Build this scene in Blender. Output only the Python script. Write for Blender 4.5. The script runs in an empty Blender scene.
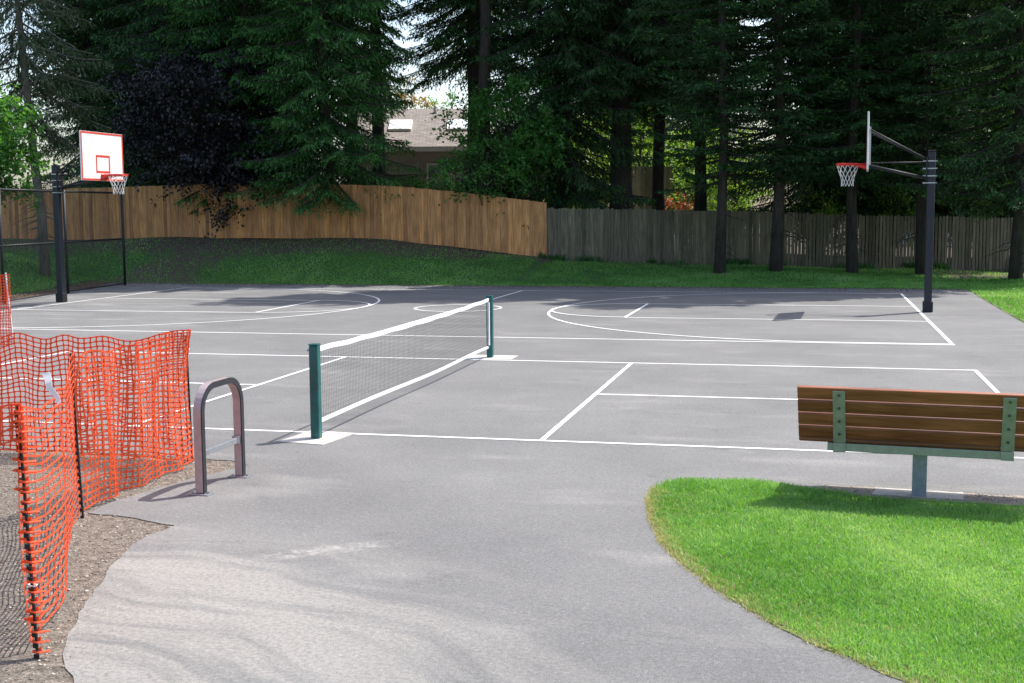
import bpy, math, random
import numpy as np
from mathutils import Vector, Matrix
R = math.radians
rng = np.random.default_rng(7)
random.seed(7)
S = bpy.context.scene
COL = S.collection

# ------------------------------------------------------------------ camera
F_PX, PITCH, ROLL, YAW = 1260.68, 0.10465, -0.00716, 0.23397
CAM = np.array([4.5809, -14.4855, 2.1692])
FW = np.array([-math.sin(YAW)*math.cos(PITCH), math.cos(YAW)*math.cos(PITCH), -math.sin(PITCH)])
_r = np.array([math.cos(YAW), math.sin(YAW), 0.0]); _u = np.cross(_r, FW)
RT = _r*math.cos(ROLL)+_u*math.sin(ROLL); UP = -_r*math.sin(ROLL)+_u*math.cos(ROLL)
def at(px, py, depth):
    d = FW + RT*(px-512)/F_PX - UP*(py-341.5)/F_PX
    return CAM + d*depth
cd = bpy.data.cameras.new('camera'); cam = bpy.data.objects.new('camera', cd); COL.objects.link(cam)
cd.sensor_width = 36; cd.lens = 36*F_PX/1024; cd.clip_end = 3000; cd.clip_start = .05
M = Matrix(((RT[0], UP[0], -FW[0], CAM[0]), (RT[1], UP[1], -FW[1], CAM[1]), (RT[2], UP[2], -FW[2], CAM[2]), (0, 0, 0, 1)))
cam.matrix_world = M
S.camera = cam

# ------------------------------------------------------------------ light
SUN_AZ, SUN_EL = R(45), R(58.5)
w = bpy.data.worlds.new('World'); S.world = w; w.use_nodes = True
nt = w.node_tree; bg = nt.nodes['Background']
sky = nt.nodes.new('ShaderNodeTexSky'); sky.sky_type = 'NISHITA'; sky.sun_disc = False
sky.sun_elevation = SUN_EL; sky.sun_rotation = SUN_AZ; sky.dust_density = 2.5; sky.air_density = 1.0
nt.links.new(sky.outputs[0], bg.inputs[0]); bg.inputs[1].default_value = .15
sl = bpy.data.lights.new('sun', 'SUN'); sl.energy = 3.6; sl.angle = R(.53); sl.color = (1, .96, .9)
so = bpy.data.objects.new('sun', sl); COL.objects.link(so); so.location = (0, 0, 40)
sd = Vector((math.cos(SUN_EL)*math.sin(SUN_AZ), math.cos(SUN_EL)*math.cos(SUN_AZ), math.sin(SUN_EL)))
so.rotation_euler = sd.to_track_quat('Z', 'Y').to_euler()
S.view_settings.view_transform = 'Standard'; S.view_settings.look = 'None'; S.view_settings.gamma = 1
S.view_settings.exposure = 0.95
S.render.engine = 'CYCLES'
S.cycles.max_bounces = 8; S.cycles.transparent_max_bounces = 8; S.cycles.transmission_bounces = 4

# ------------------------------------------------------------------ materials
def _mat(name):
    m = bpy.data.materials.new(name); m.use_nodes = True
    return m, m.node_tree, m.node_tree.nodes['Principled BSDF']
def _noise(t, scale, detail=4, rough=.6, vec=None, w=None):
    n = t.nodes.new('ShaderNodeTexNoise'); n.inputs['Scale'].default_value = scale
    n.inputs['Detail'].default_value = detail; n.inputs['Roughness'].default_value = rough
    if vec: t.links.new(vec, n.inputs['Vector'])
    return n
def _ramp(t, fac, stops):
    r = t.nodes.new('ShaderNodeValToRGB'); e = r.color_ramp.elements
    while len(e) < len(stops): e.new(.5)
    for k, (p, c) in enumerate(stops):
        e[k].position = p; e[k].color = (*c, 1) if len(c) == 3 else c
    t.links.new(fac, r.inputs[0]); return r
def _mix(t, a, b, fac, mode='MIX'):
    m = t.nodes.new('ShaderNodeMix'); m.data_type = 'RGBA'; m.blend_type = mode
    if isinstance(fac, (int, float)): m.inputs[0].default_value = fac
    else: t.links.new(fac, m.inputs[0])
    for s, v in ((6, a), (7, b)):
        if isinstance(v, tuple): m.inputs[s].default_value = (*v, 1)
        else: t.links.new(v, m.inputs[s])
    return m.outputs[2]
def _math(t, op, a, b=0.0, c=None, clamp=False):
    m = t.nodes.new('ShaderNodeMath'); m.operation = op; m.use_clamp = clamp
    for i, v in enumerate((a, b) if c is None else (a, b, c)):
        if isinstance(v, (int, float)): m.inputs[i].default_value = v
        else: t.links.new(v, m.inputs[i])
    return m.outputs[0]
def _bump(t, h, p, strength=.4, dist=.01):
    b = t.nodes.new('ShaderNodeBump'); b.inputs['Strength'].default_value = strength; b.inputs['Distance'].default_value = dist
    t.links.new(h, b.inputs['Height']); t.links.new(b.outputs[0], p.inputs['Normal'])
def _pos(t): return t.nodes.new('ShaderNodeNewGeometry').outputs['Position']
def _obj(t): return t.nodes.new('ShaderNodeTexCoord').outputs['Object']
def _map(t, vec, scale=(1, 1, 1), rot=(0, 0, 0), loc=(0, 0, 0)):
    m = t.nodes.new('ShaderNodeMapping'); m.inputs['Scale'].default_value = scale
    m.inputs['Rotation'].default_value = rot; m.inputs['Location'].default_value = loc
    t.links.new(vec, m.inputs[0]); return m.outputs[0]

def plain(name, col, rough=.5, metal=0, var=.12, scale=8, bump=0):
    m, t, p = _mat(name); o = _obj(t)
    n = _noise(t, scale, 5, .6, o)
    c1 = tuple(min(1, c*(1-var)) for c in col); c2 = tuple(min(1, c*(1+var)) for c in col)
    r = _ramp(t, n.outputs[0], [(.3, c1), (.7, c2)])
    t.links.new(r.outputs[0], p.inputs['Base Color'])
    p.inputs['Roughness'].default_value = rough; p.inputs['Metallic'].default_value = metal
    if bump: _bump(t, n.outputs[0], p, bump, .005)
    return m
def leaf_mat(name, c_lo, c_mid, c_hi, transl=.3, rough=.55):
    m, t, p = _mat(name)
    a = t.nodes.new('ShaderNodeAttribute'); a.attribute_name = 'tint'
    r = _ramp(t, a.outputs['Fac'], [(0, c_lo), (.5, c_mid), (1, c_hi)])
    t.links.new(r.outputs[0], p.inputs['Base Color']); p.inputs['Roughness'].default_value = rough
    tr = t.nodes.new('ShaderNodeBsdfTranslucent')
    tc = _mix(t, r.outputs[0], (1.0, .95, .35), 1.0, 'MULTIPLY')
    br = t.nodes.new('ShaderNodeHueSaturation'); br.inputs['Value'].default_value = 1.6; t.links.new(tc, br.inputs['Color'])
    t.links.new(br.outputs[0], tr.inputs[0])
    ms = t.nodes.new('ShaderNodeMixShader'); ms.inputs[0].default_value = transl
    t.links.new(p.outputs[0], ms.inputs[1]); t.links.new(tr.outputs[0], ms.inputs[2])
    t.links.new(ms.outputs[0], t.nodes['Material Output'].inputs[0])
    return m

def asphalt_mat():
    m, t, p = _mat('asphalt'); g = _pos(t)
    fine = _noise(t, 160, 3, .75, g); mid = _noise(t, 38, 4, .7, g); big = _noise(t, .55, 6, .6, g); sp = t.nodes.new('ShaderNodeTexVoronoi')
    sp.inputs['Scale'].default_value = 75; t.links.new(g, sp.inputs['Vector'])
    base = _ramp(t, fine.outputs[0], [(.3, (.082, .082, .082)), (.5, (.166, .165, .164)), (.72, (.30, .297, .292))])
    c = _mix(t, base.outputs[0], _ramp(t, mid.outputs[0], [(.3, (.84, .84, .84)), (.7, (1.14, 1.135, 1.13))]).outputs[0], 1.0, 'MULTIPLY')
    c = _mix(t, c, _ramp(t, big.outputs[0], [(.3, (.80, .80, .805)), (.7, (1.10, 1.095, 1.085))]).outputs[0], 1.0, 'MULTIPLY')
    stone = _ramp(t, sp.outputs['Color'], [(.2, (.8, .8, .8)), (.85, (1.06, 1.06, 1.06)), (1, (1.5, 1.48, 1.42))])
    c = _mix(t, c, stone.outputs[0], .8, 'MULTIPLY')
    # pale dust tracked in from the dirt: long curved tyre streaks on the path
    sep = t.nodes.new('ShaderNodeSeparateXYZ'); t.links.new(g, sep.inputs[0])
    x, y = sep.outputs[0], sep.outputs[1]
    wob = _noise(t, .9, 3, .5, g)
    # distance from a centre makes arcs sweeping from the dirt edge to the right
    dx = _math(t, 'SUBTRACT', x, .2); dy = _math(t, 'SUBTRACT', y, -12.9)
    rad = _math(t, 'SQRT', _math(t, 'ADD', _math(t, 'MULTIPLY', dx, dx), _math(t, 'MULTIPLY', dy, dy)))
    rad = _math(t, 'ADD', rad, _math(t, 'MULTIPLY', wob.outputs[0], .6))
    cmb = t.nodes.new('ShaderNodeCombineXYZ'); t.links.new(rad, cmb.inputs[0])
    ang = _math(t, 'ARCTAN2', dy, dx); t.links.new(_math(t, 'MULTIPLY', ang, .5), cmb.inputs[1])
    st = _noise(t, 2.6, 5, .62, cmb.outputs[0])
    band = _ramp(t, _math(t, 'DIVIDE', rad, 10), [(.30, (0, 0, 0)), (.38, (.8, .8, .8)), (.52, (1, 1, 1)), (.60, (.75, .75, .75)), (.655, (0, 0, 0))])
    streak = _ramp(t, st.outputs[0], [(.45, (.05, .05, .05)), (.57, (1, 1, 1))])
    fx = _ramp(t, _math(t, 'DIVIDE', x, 6), [(.0, (1, 1, 1)), (.35, (.75, .75, .75)), (.72, (0, 0, 0))])
    grain = _ramp(t, mid.outputs[0], [(.35, (.35, .35, .35)), (.6, (1, 1, 1))])
    d = _mix(t, streak.outputs[0], band.outputs[0], 1.0, 'MULTIPLY'); d = _mix(t, d, fx.outputs[0], 1.0, 'MULTIPLY')
    d = _mix(t, d, grain.outputs[0], 1.0, 'MULTIPLY')
    c = _mix(t, c, (.40, .375, .335), _math(t, 'MULTIPLY', d, .60))
    # a second scuffed patch of dust and light court scuffs
    blot = _noise(t, 1.0, 5, .6, _map(t, g, (.55, 1.5, 1), (0, 0, R(25)), (4, 0, 0)))
    bl = _ramp(t, blot.outputs[0], [(.55, (0, 0, 0)), (.72, (1, 1, 1))])
    c = _mix(t, c, (.36, .345, .32), _math(t, 'MULTIPLY', _mix(t, bl.outputs[0], grain.outputs[0], 1.0, 'MULTIPLY'), .35))
    # scuffs dragged across the left end of the basketball court
    sc = _noise(t, 1.4, 5, .6, _map(t, g, (.35, 3.0, 1), (0, 0, R(-52))))
    scr = _ramp(t, sc.outputs[0], [(.52, (0, 0, 0)), (.68, (1, 1, 1))])
    ml_ = _ramp(t, _math(t, 'DIVIDE', _math(t, 'ADD', x, 16), 12), [(0, (1, 1, 1)), (.45, (.8, .8, .8)), (1, (0, 0, 0))])
    my_ = _ramp(t, _math(t, 'DIVIDE', y, 20), [(.2, (0, 0, 0)), (.45, (1, 1, 1))])
    k3 = _mix(t, _mix(t, scr.outputs[0], ml_.outputs[0], 1.0, 'MULTIPLY'), my_.outputs[0], 1.0, 'MULTIPLY')
    c = _mix(t, c, (.44, .43, .40), _math(t, 'MULTIPLY', k3, .6))
    # one long pale drag mark on the path
    ddx = _math(t, 'SUBTRACT', x, 1.55); ddy = _math(t, 'SUBTRACT', y, -7.02)
    ra = _math(t, 'ADD', _math(t, 'MULTIPLY', ddx, .80), _math(t, 'MULTIPLY', ddy, .60)); rb = _math(t, 'SUBTRACT', _math(t, 'MULTIPLY', ddy, .80), _math(t, 'MULTIPLY', ddx, .60))
    q_ = _math(t, 'ADD', _math(t, 'POWER', _math(t, 'DIVIDE', _math(t, 'ABSOLUTE', ra), .62), 2.0), _math(t, 'POWER', _math(t, 'DIVIDE', _math(t, 'ABSOLUTE', _math(t, 'ADD', rb, _math(t, 'MULTIPLY', wob.outputs[0], .15))), .13), 2.0))
    dm = _ramp(t, q_, [(0, (1, 1, 1)), (1, (0, 0, 0))])
    c = _mix(t, c, (.46, .44, .41), _math(t, 'MULTIPLY', _mix(t, _mix(t, dm.outputs[0], grain.outputs[0], 1.0, 'MULTIPLY'), _ramp(t, _noise(t, 9, 5, .7, g).outputs[0], [(.42, (0, 0, 0)), (.60, (1, 1, 1))]).outputs[0], 1.0, 'MULTIPLY'), .6))
    # thin scattered stains
    stn = _noise(t, 2.3, 6, .7, _map(t, g, (1, 1, 1), (0, 0, 0), (9, 3, 0)))
    c = _mix(t, c, _ramp(t, stn.outputs[0], [(.30, (.72, .72, .73)), (.40, (1, 1, 1))]).outputs[0], .8, 'MULTIPLY')
    t.links.new(c, p.inputs['Base Color']); p.inputs['Roughness'].default_value = .9
    p.inputs['Specular IOR Level'].default_value = .3
    h = _math(t, 'ADD', fine.outputs[0], mid.outputs[0]); _bump(t, h, p, .5, .006)
    return m
def paint_mat():
    m, t, p = _mat('court_paint'); g = _pos(t)
    n = _noise(t, 45, 4, .7, g); b = _noise(t, 1.2, 3, .5, g)
    k = _math(t, 'ADD', n.outputs[0], _math(t, 'MULTIPLY', b.outputs[0], .35))
    r = _ramp(t, k, [(.42, (.34, .34, .34)), (.54, (.72, .72, .72)), (.7, (.84, .84, .83))])
    t.links.new(r.outputs[0], p.inputs['Base Color']); p.inputs['Roughness'].default_value = .7
    return m
def ground_mat():
    m, t, p = _mat('ground_soil'); g = _pos(t)
    a = t.nodes.new('ShaderNodeAttribute'); a.attribute_name = 'dirt'
    n1 = _noise(t, 1.1, 5, .65, g); n2 = _noise(t, 14, 6, .75, g); n3 = _noise(t, 70, 4, .7, g)
    grass = _ramp(t, n2.outputs[0], [(.3, (.018, .05, .008)), (.55, (.045, .13, .018)), (.75, (.085, .20, .03))])
    gb = _ramp(t, n1.outputs[0], [(.3, (.65, .65, .65)), (.7, (1.25, 1.2, 1.1))])
    gr = _mix(t, grass.outputs[0], gb.outputs[0], 1.0, 'MULTIPLY')
    soil = _ramp(t, n3.outputs[0], [(.30, (.06, .047, .036)), (.5, (.165, .138, .112)), (.70, (.33, .29, .245))])
    sb = _ramp(t, n2.outputs[0], [(.35, (.5, .48, .45)), (.65, (1.25, 1.25, 1.25))])
    sl_ = _mix(t, soil.outputs[0], sb.outputs[0], 1.0, 'MULTIPLY')
    dk = t.nodes.new('ShaderNodeAttribute'); dk.attribute_name = 'mulch'
    sl_ = _mix(t, sl_, (.06, .04, .026), dk.outputs['Fac'])
    k = _math(t, 'ADD', a.outputs['Fac'], _math(t, 'MULTIPLY', _math(t, 'SUBTRACT', n1.outputs[0], .5), 1.2))
    kf = _ramp(t, k, [(.4, (0, 0, 0)), (.6, (1, 1, 1))])
    t.links.new(_mix(t, gr, sl_, kf.outputs[0]), p.inputs['Base Color']); p.inputs['Roughness'].default_value = .95
    _bump(t, n3.outputs[0], p, .8, .02)
    return m
def lawn_mat():
    m, t, p = _mat('lawn_turf'); g = _pos(t)
    n = _noise(t, 30, 5, .7, g); n1 = _noise(t, 1.5, 4, .6, g)
    r = _ramp(t, n.outputs[0], [(.3, (.05, .06, .018)), (.6, (.12, .15, .04)), (.8, (.22, .21, .09))])
    r2 = _ramp(t, n1.outputs[0], [(.3, (.8, .85, .8)), (.7, (1.2, 1.15, 1.1))])
    t.links.new(_mix(t, r.outputs[0], r2.outputs[0], 1.0, 'MULTIPLY'), p.inputs['Base Color']); p.inputs['Roughness'].default_value = .9
    return m
def wood_mat(name, lo, mid, hi, grain=(9, 9, .7), rough=.65):
    m, t, p = _mat(name); o = _obj(t)
    a = t.nodes.new('ShaderNodeAttribute'); a.attribute_name = 'tint'
    off = t.nodes.new('ShaderNodeVectorMath'); off.operation = 'ADD'
    cmb = t.nodes.new('ShaderNodeCombineXYZ'); k = _math(t, 'MULTIPLY', a.outputs['Fac'], 37.0)
    for i in range(3): t.links.new(k, cmb.inputs[i])
    t.links.new(o, off.inputs[0]); t.links.new(cmb.outputs[0], off.inputs[1])
    n = _noise(t, 3.2, 6, .65, _map(t, off.outputs[0], grain)); n2 = _noise(t, 2.0, 3, .5, off.outputs[0])
    r = _ramp(t, n.outputs[0], [(.28, lo), (.5, mid), (.75, hi)])
    tv = _ramp(t, a.outputs['Fac'], [(0, (.58, .55, .52)), (.5, (1, 1, 1)), (1, (1.38, 1.36, 1.28))])
    c = _mix(t, r.outputs[0], tv.outputs[0], 1.0, 'MULTIPLY')
    c = _mix(t, c, _ramp(t, n2.outputs[0], [(.3, (.82, .82, .82)), (.7, (1.12, 1.12, 1.12))]).outputs[0], 1.0, 'MULTIPLY')
    t.links.new(c, p.inputs['Base Color']); p.inputs['Roughness'].default_value = rough
    _bump(t, n.outputs[0], p, .3, .004)
    return m
def bark_mat(name, lo, hi):
    m, t, p = _mat(name); o = _obj(t)
    n = _noise(t, 5, 6, .7, _map(t, o, (3, 3, .6))); n2 = _noise(t, 1.3, 3, .5, o)
    r = _ramp(t, n.outputs[0], [(.3, lo), (.7, hi)])
    c = _mix(t, r.outputs[0], _ramp(t, n2.outputs[0], [(.3, (.7, .72, .7)), (.7, (1.2, 1.2, 1.15))]).outputs[0], 1.0, 'MULTIPLY')
    t.links.new(c, p.inputs['Base Color']); p.inputs['Roughness'].default_value = .95
    _bump(t, n.outputs[0], p, 1.0, .05)
    return m
def net_plastic(name, col, transl=.35):
    m, t, p = _mat(name); o = _obj(t); n = _noise(t, 3, 4, .6, o)
    c = _mix(t, tuple(c*.8 for c in col), col, n.outputs[0])
    t.links.new(c, p.inputs['Base Color']); p.inputs['Roughness'].default_value = .45
    tr = t.nodes.new('ShaderNodeBsdfTranslucent'); t.links.new(c, tr.inputs[0])
    ms = t.nodes.new('ShaderNodeMixShader'); ms.inputs[0].default_value = transl
    t.links.new(p.outputs[0], ms.inputs[1]); t.links.new(tr.outputs[0], ms.inputs[2])
    t.links.new(ms.outputs[0], t.nodes['Material Output'].inputs[0]); return m
def shingle_mat():
    m, t, p = _mat('roof_shingles'); o = _obj(t)
    b = t.nodes.new('ShaderNodeTexBrick'); b.inputs['Scale'].default_value = 1.0
    b.inputs['Brick Width'].default_value = .32; b.inputs['Row Height'].default_value = .16; b.inputs['Mortar Size'].default_value = .012
    b.inputs['Color1'].default_value = (.17, .148, .132, 1); b.inputs['Color2'].default_value = (.24, .212, .19, 1); b.inputs['Mortar'].default_value = (.10, .085, .075, 1)
    t.links.new(o, b.inputs['Vector']); n = _noise(t, 3, 4, .6, o)
    c = _mix(t, b.outputs[0], _ramp(t, n.outputs[0], [(.3, (.85, .85, .85)), (.7, (1.15, 1.15, 1.15))]).outputs[0], 1.0, 'MULTIPLY')
    t.links.new(c, p.inputs['Base Color']); p.inputs['Roughness'].default_value = .9; return m
def glass_mat(name, col, rough=.08):
    m, t, p = _mat(name); p.inputs['Base Color'].default_value = (*col, 1); p.inputs['Roughness'].default_value = rough
    p.inputs['Specular IOR Level'].default_value = .8; return m

MT = dict(
 asphalt=asphalt_mat(), paint=paint_mat(), ground=ground_mat(), lawn=lawn_mat(),
 cedar=wood_mat('cedar_boards', (.29, .110, .032), (.54, .240, .080), (.70, .38, .16), (7, 7, .5)),
 picket=wood_mat('weathered_pickets', (.06, .050, .028), (.145, .122, .074), (.24, .205, .13), (7, 7, .5)),
 palewood=wood_mat('silvered_boards', (.28, .26, .24), (.42, .40, .37), (.55, .52, .48), (7, 7, .5)),
 benchwood=wood_mat('stained_bench_slats', (.115, .036, .015), (.25, .084, .036), (.38, .15, .07), (.6, 9, 9), .35),
 bark=bark_mat('conifer_bark', (.022, .017, .014), (.085, .068, .055)),
 bark_grey=bark_mat('grey_bark', (.07, .062, .054), (.24, .21, .18)),
 fir=leaf_mat('fir_needles', (.010, .030, .010), (.038, .110, .032), (.115, .27, .07), .3),
 cedarleaf=leaf_mat('cedar_sprays', (.011, .032, .011), (.045, .118, .034), (.125, .26, .07), .3),
 brightfir=leaf_mat('bright_fir_needles', (.02, .06, .016), (.07, .20, .05), (.17, .38, .10), .4),
 drywig=leaf_mat('sparse_grey_green_needles', (.025, .045, .022), (.055, .085, .042), (.11, .15, .075), .3),
 maple=leaf_mat('maple_leaves', (.04, .12, .024), (.085, .24, .05), (.17, .38, .09), .5),
 purple=leaf_mat('purple_leaves', (.006, .005, .007), (.013, .010, .015), (.032, .026, .036), .1, .4),
 lime=leaf_mat('lime_shrub_leaves', (.08, .16, .02), (.14, .27, .035), (.25, .36, .06), .45),
 autumn=leaf_mat('orange_green_leaves', (.16, .15, .03), (.30, .2, .05), (.42, .24, .07), .4),
 redleaf=leaf_mat('red_blossom', (.16, .03, .025), (.30, .06, .045), (.42, .14, .09), .3),
 blade=leaf_mat('grass_blades', (.075, .215, .035), (.16, .37, .085), (.31, .50, .20), .42, .5),
 straw=leaf_mat('dry_grass_blades', (.26, .27, .10), (.40, .38, .18), (.52, .48, .27), .3, .6),
 navy=plain('navy_black_steel', (.014, .018, .030), .35, .2, .25, 12),
 black=plain('black_steel', (.008, .009, .012), .6, 0, .2, 12),
 zinc=plain('galvanised_steel', (.42, .43, .44), .38, .8, .15, 20),
 hoopred=plain('red_rim_paint', (.68, .035, .02), .4, 0, .1, 12),
 boardwhite=plain('backboard_white', (.82, .81, .80), .35, 0, .03, 2),
 boardred=plain('backboard_border_red', (.62, .07, .05), .45, 0, .1, 8),
 cord=plain('white_net_cord', (.72, .72, .70), .8, 0, .06, 30),
 teal=plain('teal_green_post_paint', (.005, .095, .092), .35, 0, .3, 9),
 tape=plain('white_net_tape', (.80, .80, .79), .75, 0, .05, 15),
 netblack=plain('dark_net_cord', (.018, .019, .02), .8, 0, .1, 20),
 concrete=plain('pale_concrete', (.43, .41, .375), .9, 0, .14, 14, .3),
 rackmauve=plain('mauve_steel', (.42, .34, .335), .38, .35, .12, 14),
 racktop=plain('rack_light_steel', (.36, .37, .40), .35, .6, .12, 14),
 rackblack=plain('rack_dark_edge', (.02, .022, .03), .4, .1, .15, 14),
 benchgreen=plain('green_bench_steel', (.27, .30, .225), .45, .1, .14, 16),
 benchpost=plain('blue_grey_steel', (.24, .28, .34), .42, .5, .2, 18),
 bolt=plain('bolt_steel', (.10, .13, .10), .4, .5, .1, 40),
 orange=net_plastic('orange_netting', (.95, .16, .045), .45),
 stake=plain('dark_iron_stake', (.02, .018, .016), .7, .3, .4, 30),
 ribbon=plain('pale_ribbon', (.75, .70, .68), .6, 0, .05, 9),
 roof=shingle_mat(), siding=plain('house_siding', (.34, .32, .29), .8, 0, .08, 6), trim=plain('white_trim', (.72, .72, .70), .6, 0, .04, 5),
 glass=glass_mat('dark_glass', (.015, .02, .025)), skylight=glass_mat('skylight_glass', (.72, .76, .80), .15),
 curtain=plain('pale_curtain', (.35, .35, .33), .9, 0, .15, 5),
 pebble=leaf_mat('pebbles_and_chips', (.09, .07, .055), (.26, .22, .18), (.50, .45, .38), 0.0, .9),
 grit=leaf_mat('pale_grit', (.22, .2, .17), (.34, .3, .26), (.5, .46, .4), 0.0, .9),
 litter=leaf_mat('fallen_brown_leaves', (.06, .035, .02), (.14, .085, .05), (.26, .18, .11), .1, .8),
 rust=plain('rusty_brown_paint', (.22, .06, .035), .7, 0, .15, 8),
)

# ------------------------------------------------------------------ mesh helpers
class MB:
    def __init__(s): s.v = []; s.f = []; s.t = []
    def add(s, vs, fs, tint=.5):
        n = len(s.v); s.v += [tuple(map(float, v)) for v in vs]; s.t += [tint]*len(vs)
        s.f += [tuple(n+i for i in f) for f in fs]
    def box(s, lo, hi, tint=.5, mat=None):
        (x0, y0, z0), (x1, y1, z1) = lo, hi
        vs = [(x0,y0,z0),(x1,y0,z0),(x1,y1,z0),(x0,y1,z0),(x0,y0,z1),(x1,y0,z1),(x1,y1,z1),(x0,y1,z1)]
        if mat is not None: vs = [mat @ Vector(v) for v in vs]
        s.add(vs, [(0,3,2,1),(4,5,6,7),(0,1,5,4),(1,2,6,5),(2,3,7,6),(3,0,4,7)], tint)
    def tube(s, pts, r, n=6, cap=True, tint=.5, flat=1.0):
        pts = [Vector(p) for p in pts]; rs = r if isinstance(r, (list, tuple)) else [r]*len(pts)
        rings = []; up = Vector((0, 0, 1))
        for i, p in enumerate(pts):
            d = (pts[min(i+1, len(pts)-1)]-pts[max(i-1, 0)])
            d = d.normalized() if d.length > 1e-9 else Vector((0, 0, 1))
            if i == 0:
                a = d.cross(up if abs(d.z) < .95 else Vector((1, 0, 0))).normalized()
            else:
                a = (a-d*a.dot(d)); a = a.normalized() if a.length > 1e-6 else d.orthogonal().normalized()
            b = d.cross(a)
            rings.append([p+(a*math.cos(2*math.pi*k/n)+b*math.sin(2*math.pi*k/n)*flat)*rs[i] for k in range(n)])
        vs = [v for g in rings for v in g]; fs = []
        for i in range(len(pts)-1):
            for k in range(n):
                fs.append((i*n+k, i*n+(k+1) % n, (i+1)*n+(k+1) % n, (i+1)*n+k))
        if cap: fs += [tuple(range(n-1, -1, -1)), tuple((len(pts)-1)*n+k for k in range(n))]
        s.add(vs, fs, tint)
    def build(s, name, mat, parent=None, smooth=False, bevel=0):
        return mesh_obj(name, np.array(s.v, dtype=np.float32), s.f, mat, parent, smooth, np.array(s.t, dtype=np.float32), bevel)

def link(o, parent=None):
    COL.objects.link(o)
    if parent is not None: o.parent = parent
    return o
def mesh_obj(name, v, f, mat, parent=None, smooth=False, tint=None, bevel=0):
    me = bpy.data.meshes.new(name)
    if isinstance(f, np.ndarray):
        k = f.shape[1]; me.vertices.add(len(v)); me.vertices.foreach_set('co', np.asarray(v, np.float32).ravel())
        me.loops.add(f.size); me.loops.foreach_set('vertex_index', f.astype(np.int32).ravel())
        me.polygons.add(len(f)); me.polygons.foreach_set('loop_start', np.arange(0, f.size, k, dtype=np.int32))
        me.update(calc_edges=True)
    else:
        me.from_pydata([tuple(x) for x in v], [], f); me.update()
    if tint is not None:
        a = me.attributes.new('tint', 'FLOAT', 'POINT'); a.data.foreach_set('value', np.asarray(tint, np.float32))
    me.materials.append(mat)
    if smooth: me.polygons.foreach_set('use_smooth', np.ones(len(me.polygons), bool))
    o = link(bpy.data.objects.new(name, me), parent)
    if bevel:
        b = o.modifiers.new('bevel', 'BEVEL'); b.width = bevel; b.segments = 2; b.limit_method = 'ANGLE'
    return o
def empty(name, loc=(0, 0, 0), rz=0):
    o = bpy.data.objects.new(name, None); o.location = loc; o.rotation_euler = (0, 0, rz); o.empty_display_size = .2
    return link(o)
def tag(o, label=None, cat=None, group=None, kind=None):
    if label: o['label'] = label
    if cat: o['category'] = cat
    if group: o['group'] = group
    if kind: o['kind'] = kind
    return o
def poly_sheet(name, pts, z, mat, kind='structure', parent=None):
    import mathutils
    tri = mathutils.geometry.tessellate_polygon([[Vector((x, y, 0)) for x, y in pts]])
    fs = []
    for t in tri:
        a, b, c = [Vector((*pts[i], 0)) for i in t]
        fs.append(tuple(t) if (b-a).cross(c-a).z > 0 else tuple(reversed(t)))
    o = mesh_obj(name, [(x, y, z) for x, y in pts], fs, mat, parent)
    if kind: o['kind'] = kind
    return o

# ------------------------------------------------------------------ fences' lines and the terrain
CEDAR_PX = [(-170, 240, 47), (0, 239.5, 45.5), (100, 239, 44), (170, 238, 43), (240, 237.5, 42), (320, 238, 41.8), (394, 240.5, 41.5), (450, 246, 41.3), (500, 252, 41.1), (543, 257.5, 41)]
GREY_PX = [(547, 261, 41.1), (620, 262, 41), (740, 264, 41), (850, 268, 41), (1000, 270, 41.3), (1180, 274, 42)]
CED = [at(*a) for a in CEDAR_PX]; GRY = [at(*a) for a in GREY_PX]
LINE = np.array(CED+GRY)
LX = np.concatenate([[-80], LINE[:, 0], [60]]); LY = np.concatenate([[LINE[0, 1]], LINE[:, 1], [LINE[-1, 1]+8]]); LZ = np.concatenate([[1.25], LINE[:, 2], [.05]])
def hgt(x, y):
    x = np.asarray(x, float); y = np.asarray(y, float)
    zb = np.interp(x, LX, LZ); yf = np.interp(x, LX, LY)
    d = np.clip((y-20.5)/np.maximum(yf-20.5, .5), 0, 1)
    dl = np.clip((-(x)-16.4)/3.5, 0, 1)*np.clip((y-8)/12, 0, 1)     # the berm wraps a little past the court's left end
    d = np.maximum(d, dl*.55*(y < 20.5)+dl*.0)
    s = d*d*(3-2*d)
    s = .55*s+.45*np.sin(d*math.pi/2)
    z = zb*s
    wv = .05*np.sin(x*.9+1)*np.sin(y*.7)*(d > .02)*np.minimum(1, d*4)
    inside = (x > -16.3) & (y < 20.4)
    return np.where(inside, 0, z+wv)-.006
def rng_grid():
    xs = np.unique(np.concatenate([np.linspace(-500, -60, 12), np.arange(-60, -32, 2.), np.arange(-32, 16, .5), np.arange(16, 60, 3.), np.linspace(60, 500, 12)]))
    ys = np.unique(np.concatenate([np.linspace(-200, -20, 8), np.arange(-20, 17, 1.), np.arange(17, 34, .4), np.arange(34, 80, 3.), np.linspace(80, 900, 14)]))
    return xs, ys
xs, ys = rng_grid(); X, Y = np.meshgrid(xs, ys); Z = hgt(X, Y)
nx, ny = len(xs), len(ys)
idx = np.arange(nx*ny).reshape(ny, nx)
F = np.stack([idx[:-1, :-1], idx[:-1, 1:], idx[1:, 1:], idx[1:, :-1]], -1).reshape(-1, 4)
g = mesh_obj('ground', np.stack([X, Y, Z], -1).reshape(-1, 3), F, MT['ground'], None, True); g['kind'] = 'structure'
yf = np.interp(X, LX, LY)
dirt = np.zeros_like(X); mulch = np.zeros_like(X)
dirt[(Y < 19) & (X > -15.8) & (X < 8.2)] = 1.0
near = np.clip(1-np.abs(Y-(yf-.3))/np.where(X < -5.5, 2.7, 1.5), 0, 1)
dirt = np.maximum(dirt, near*1.3)
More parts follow.
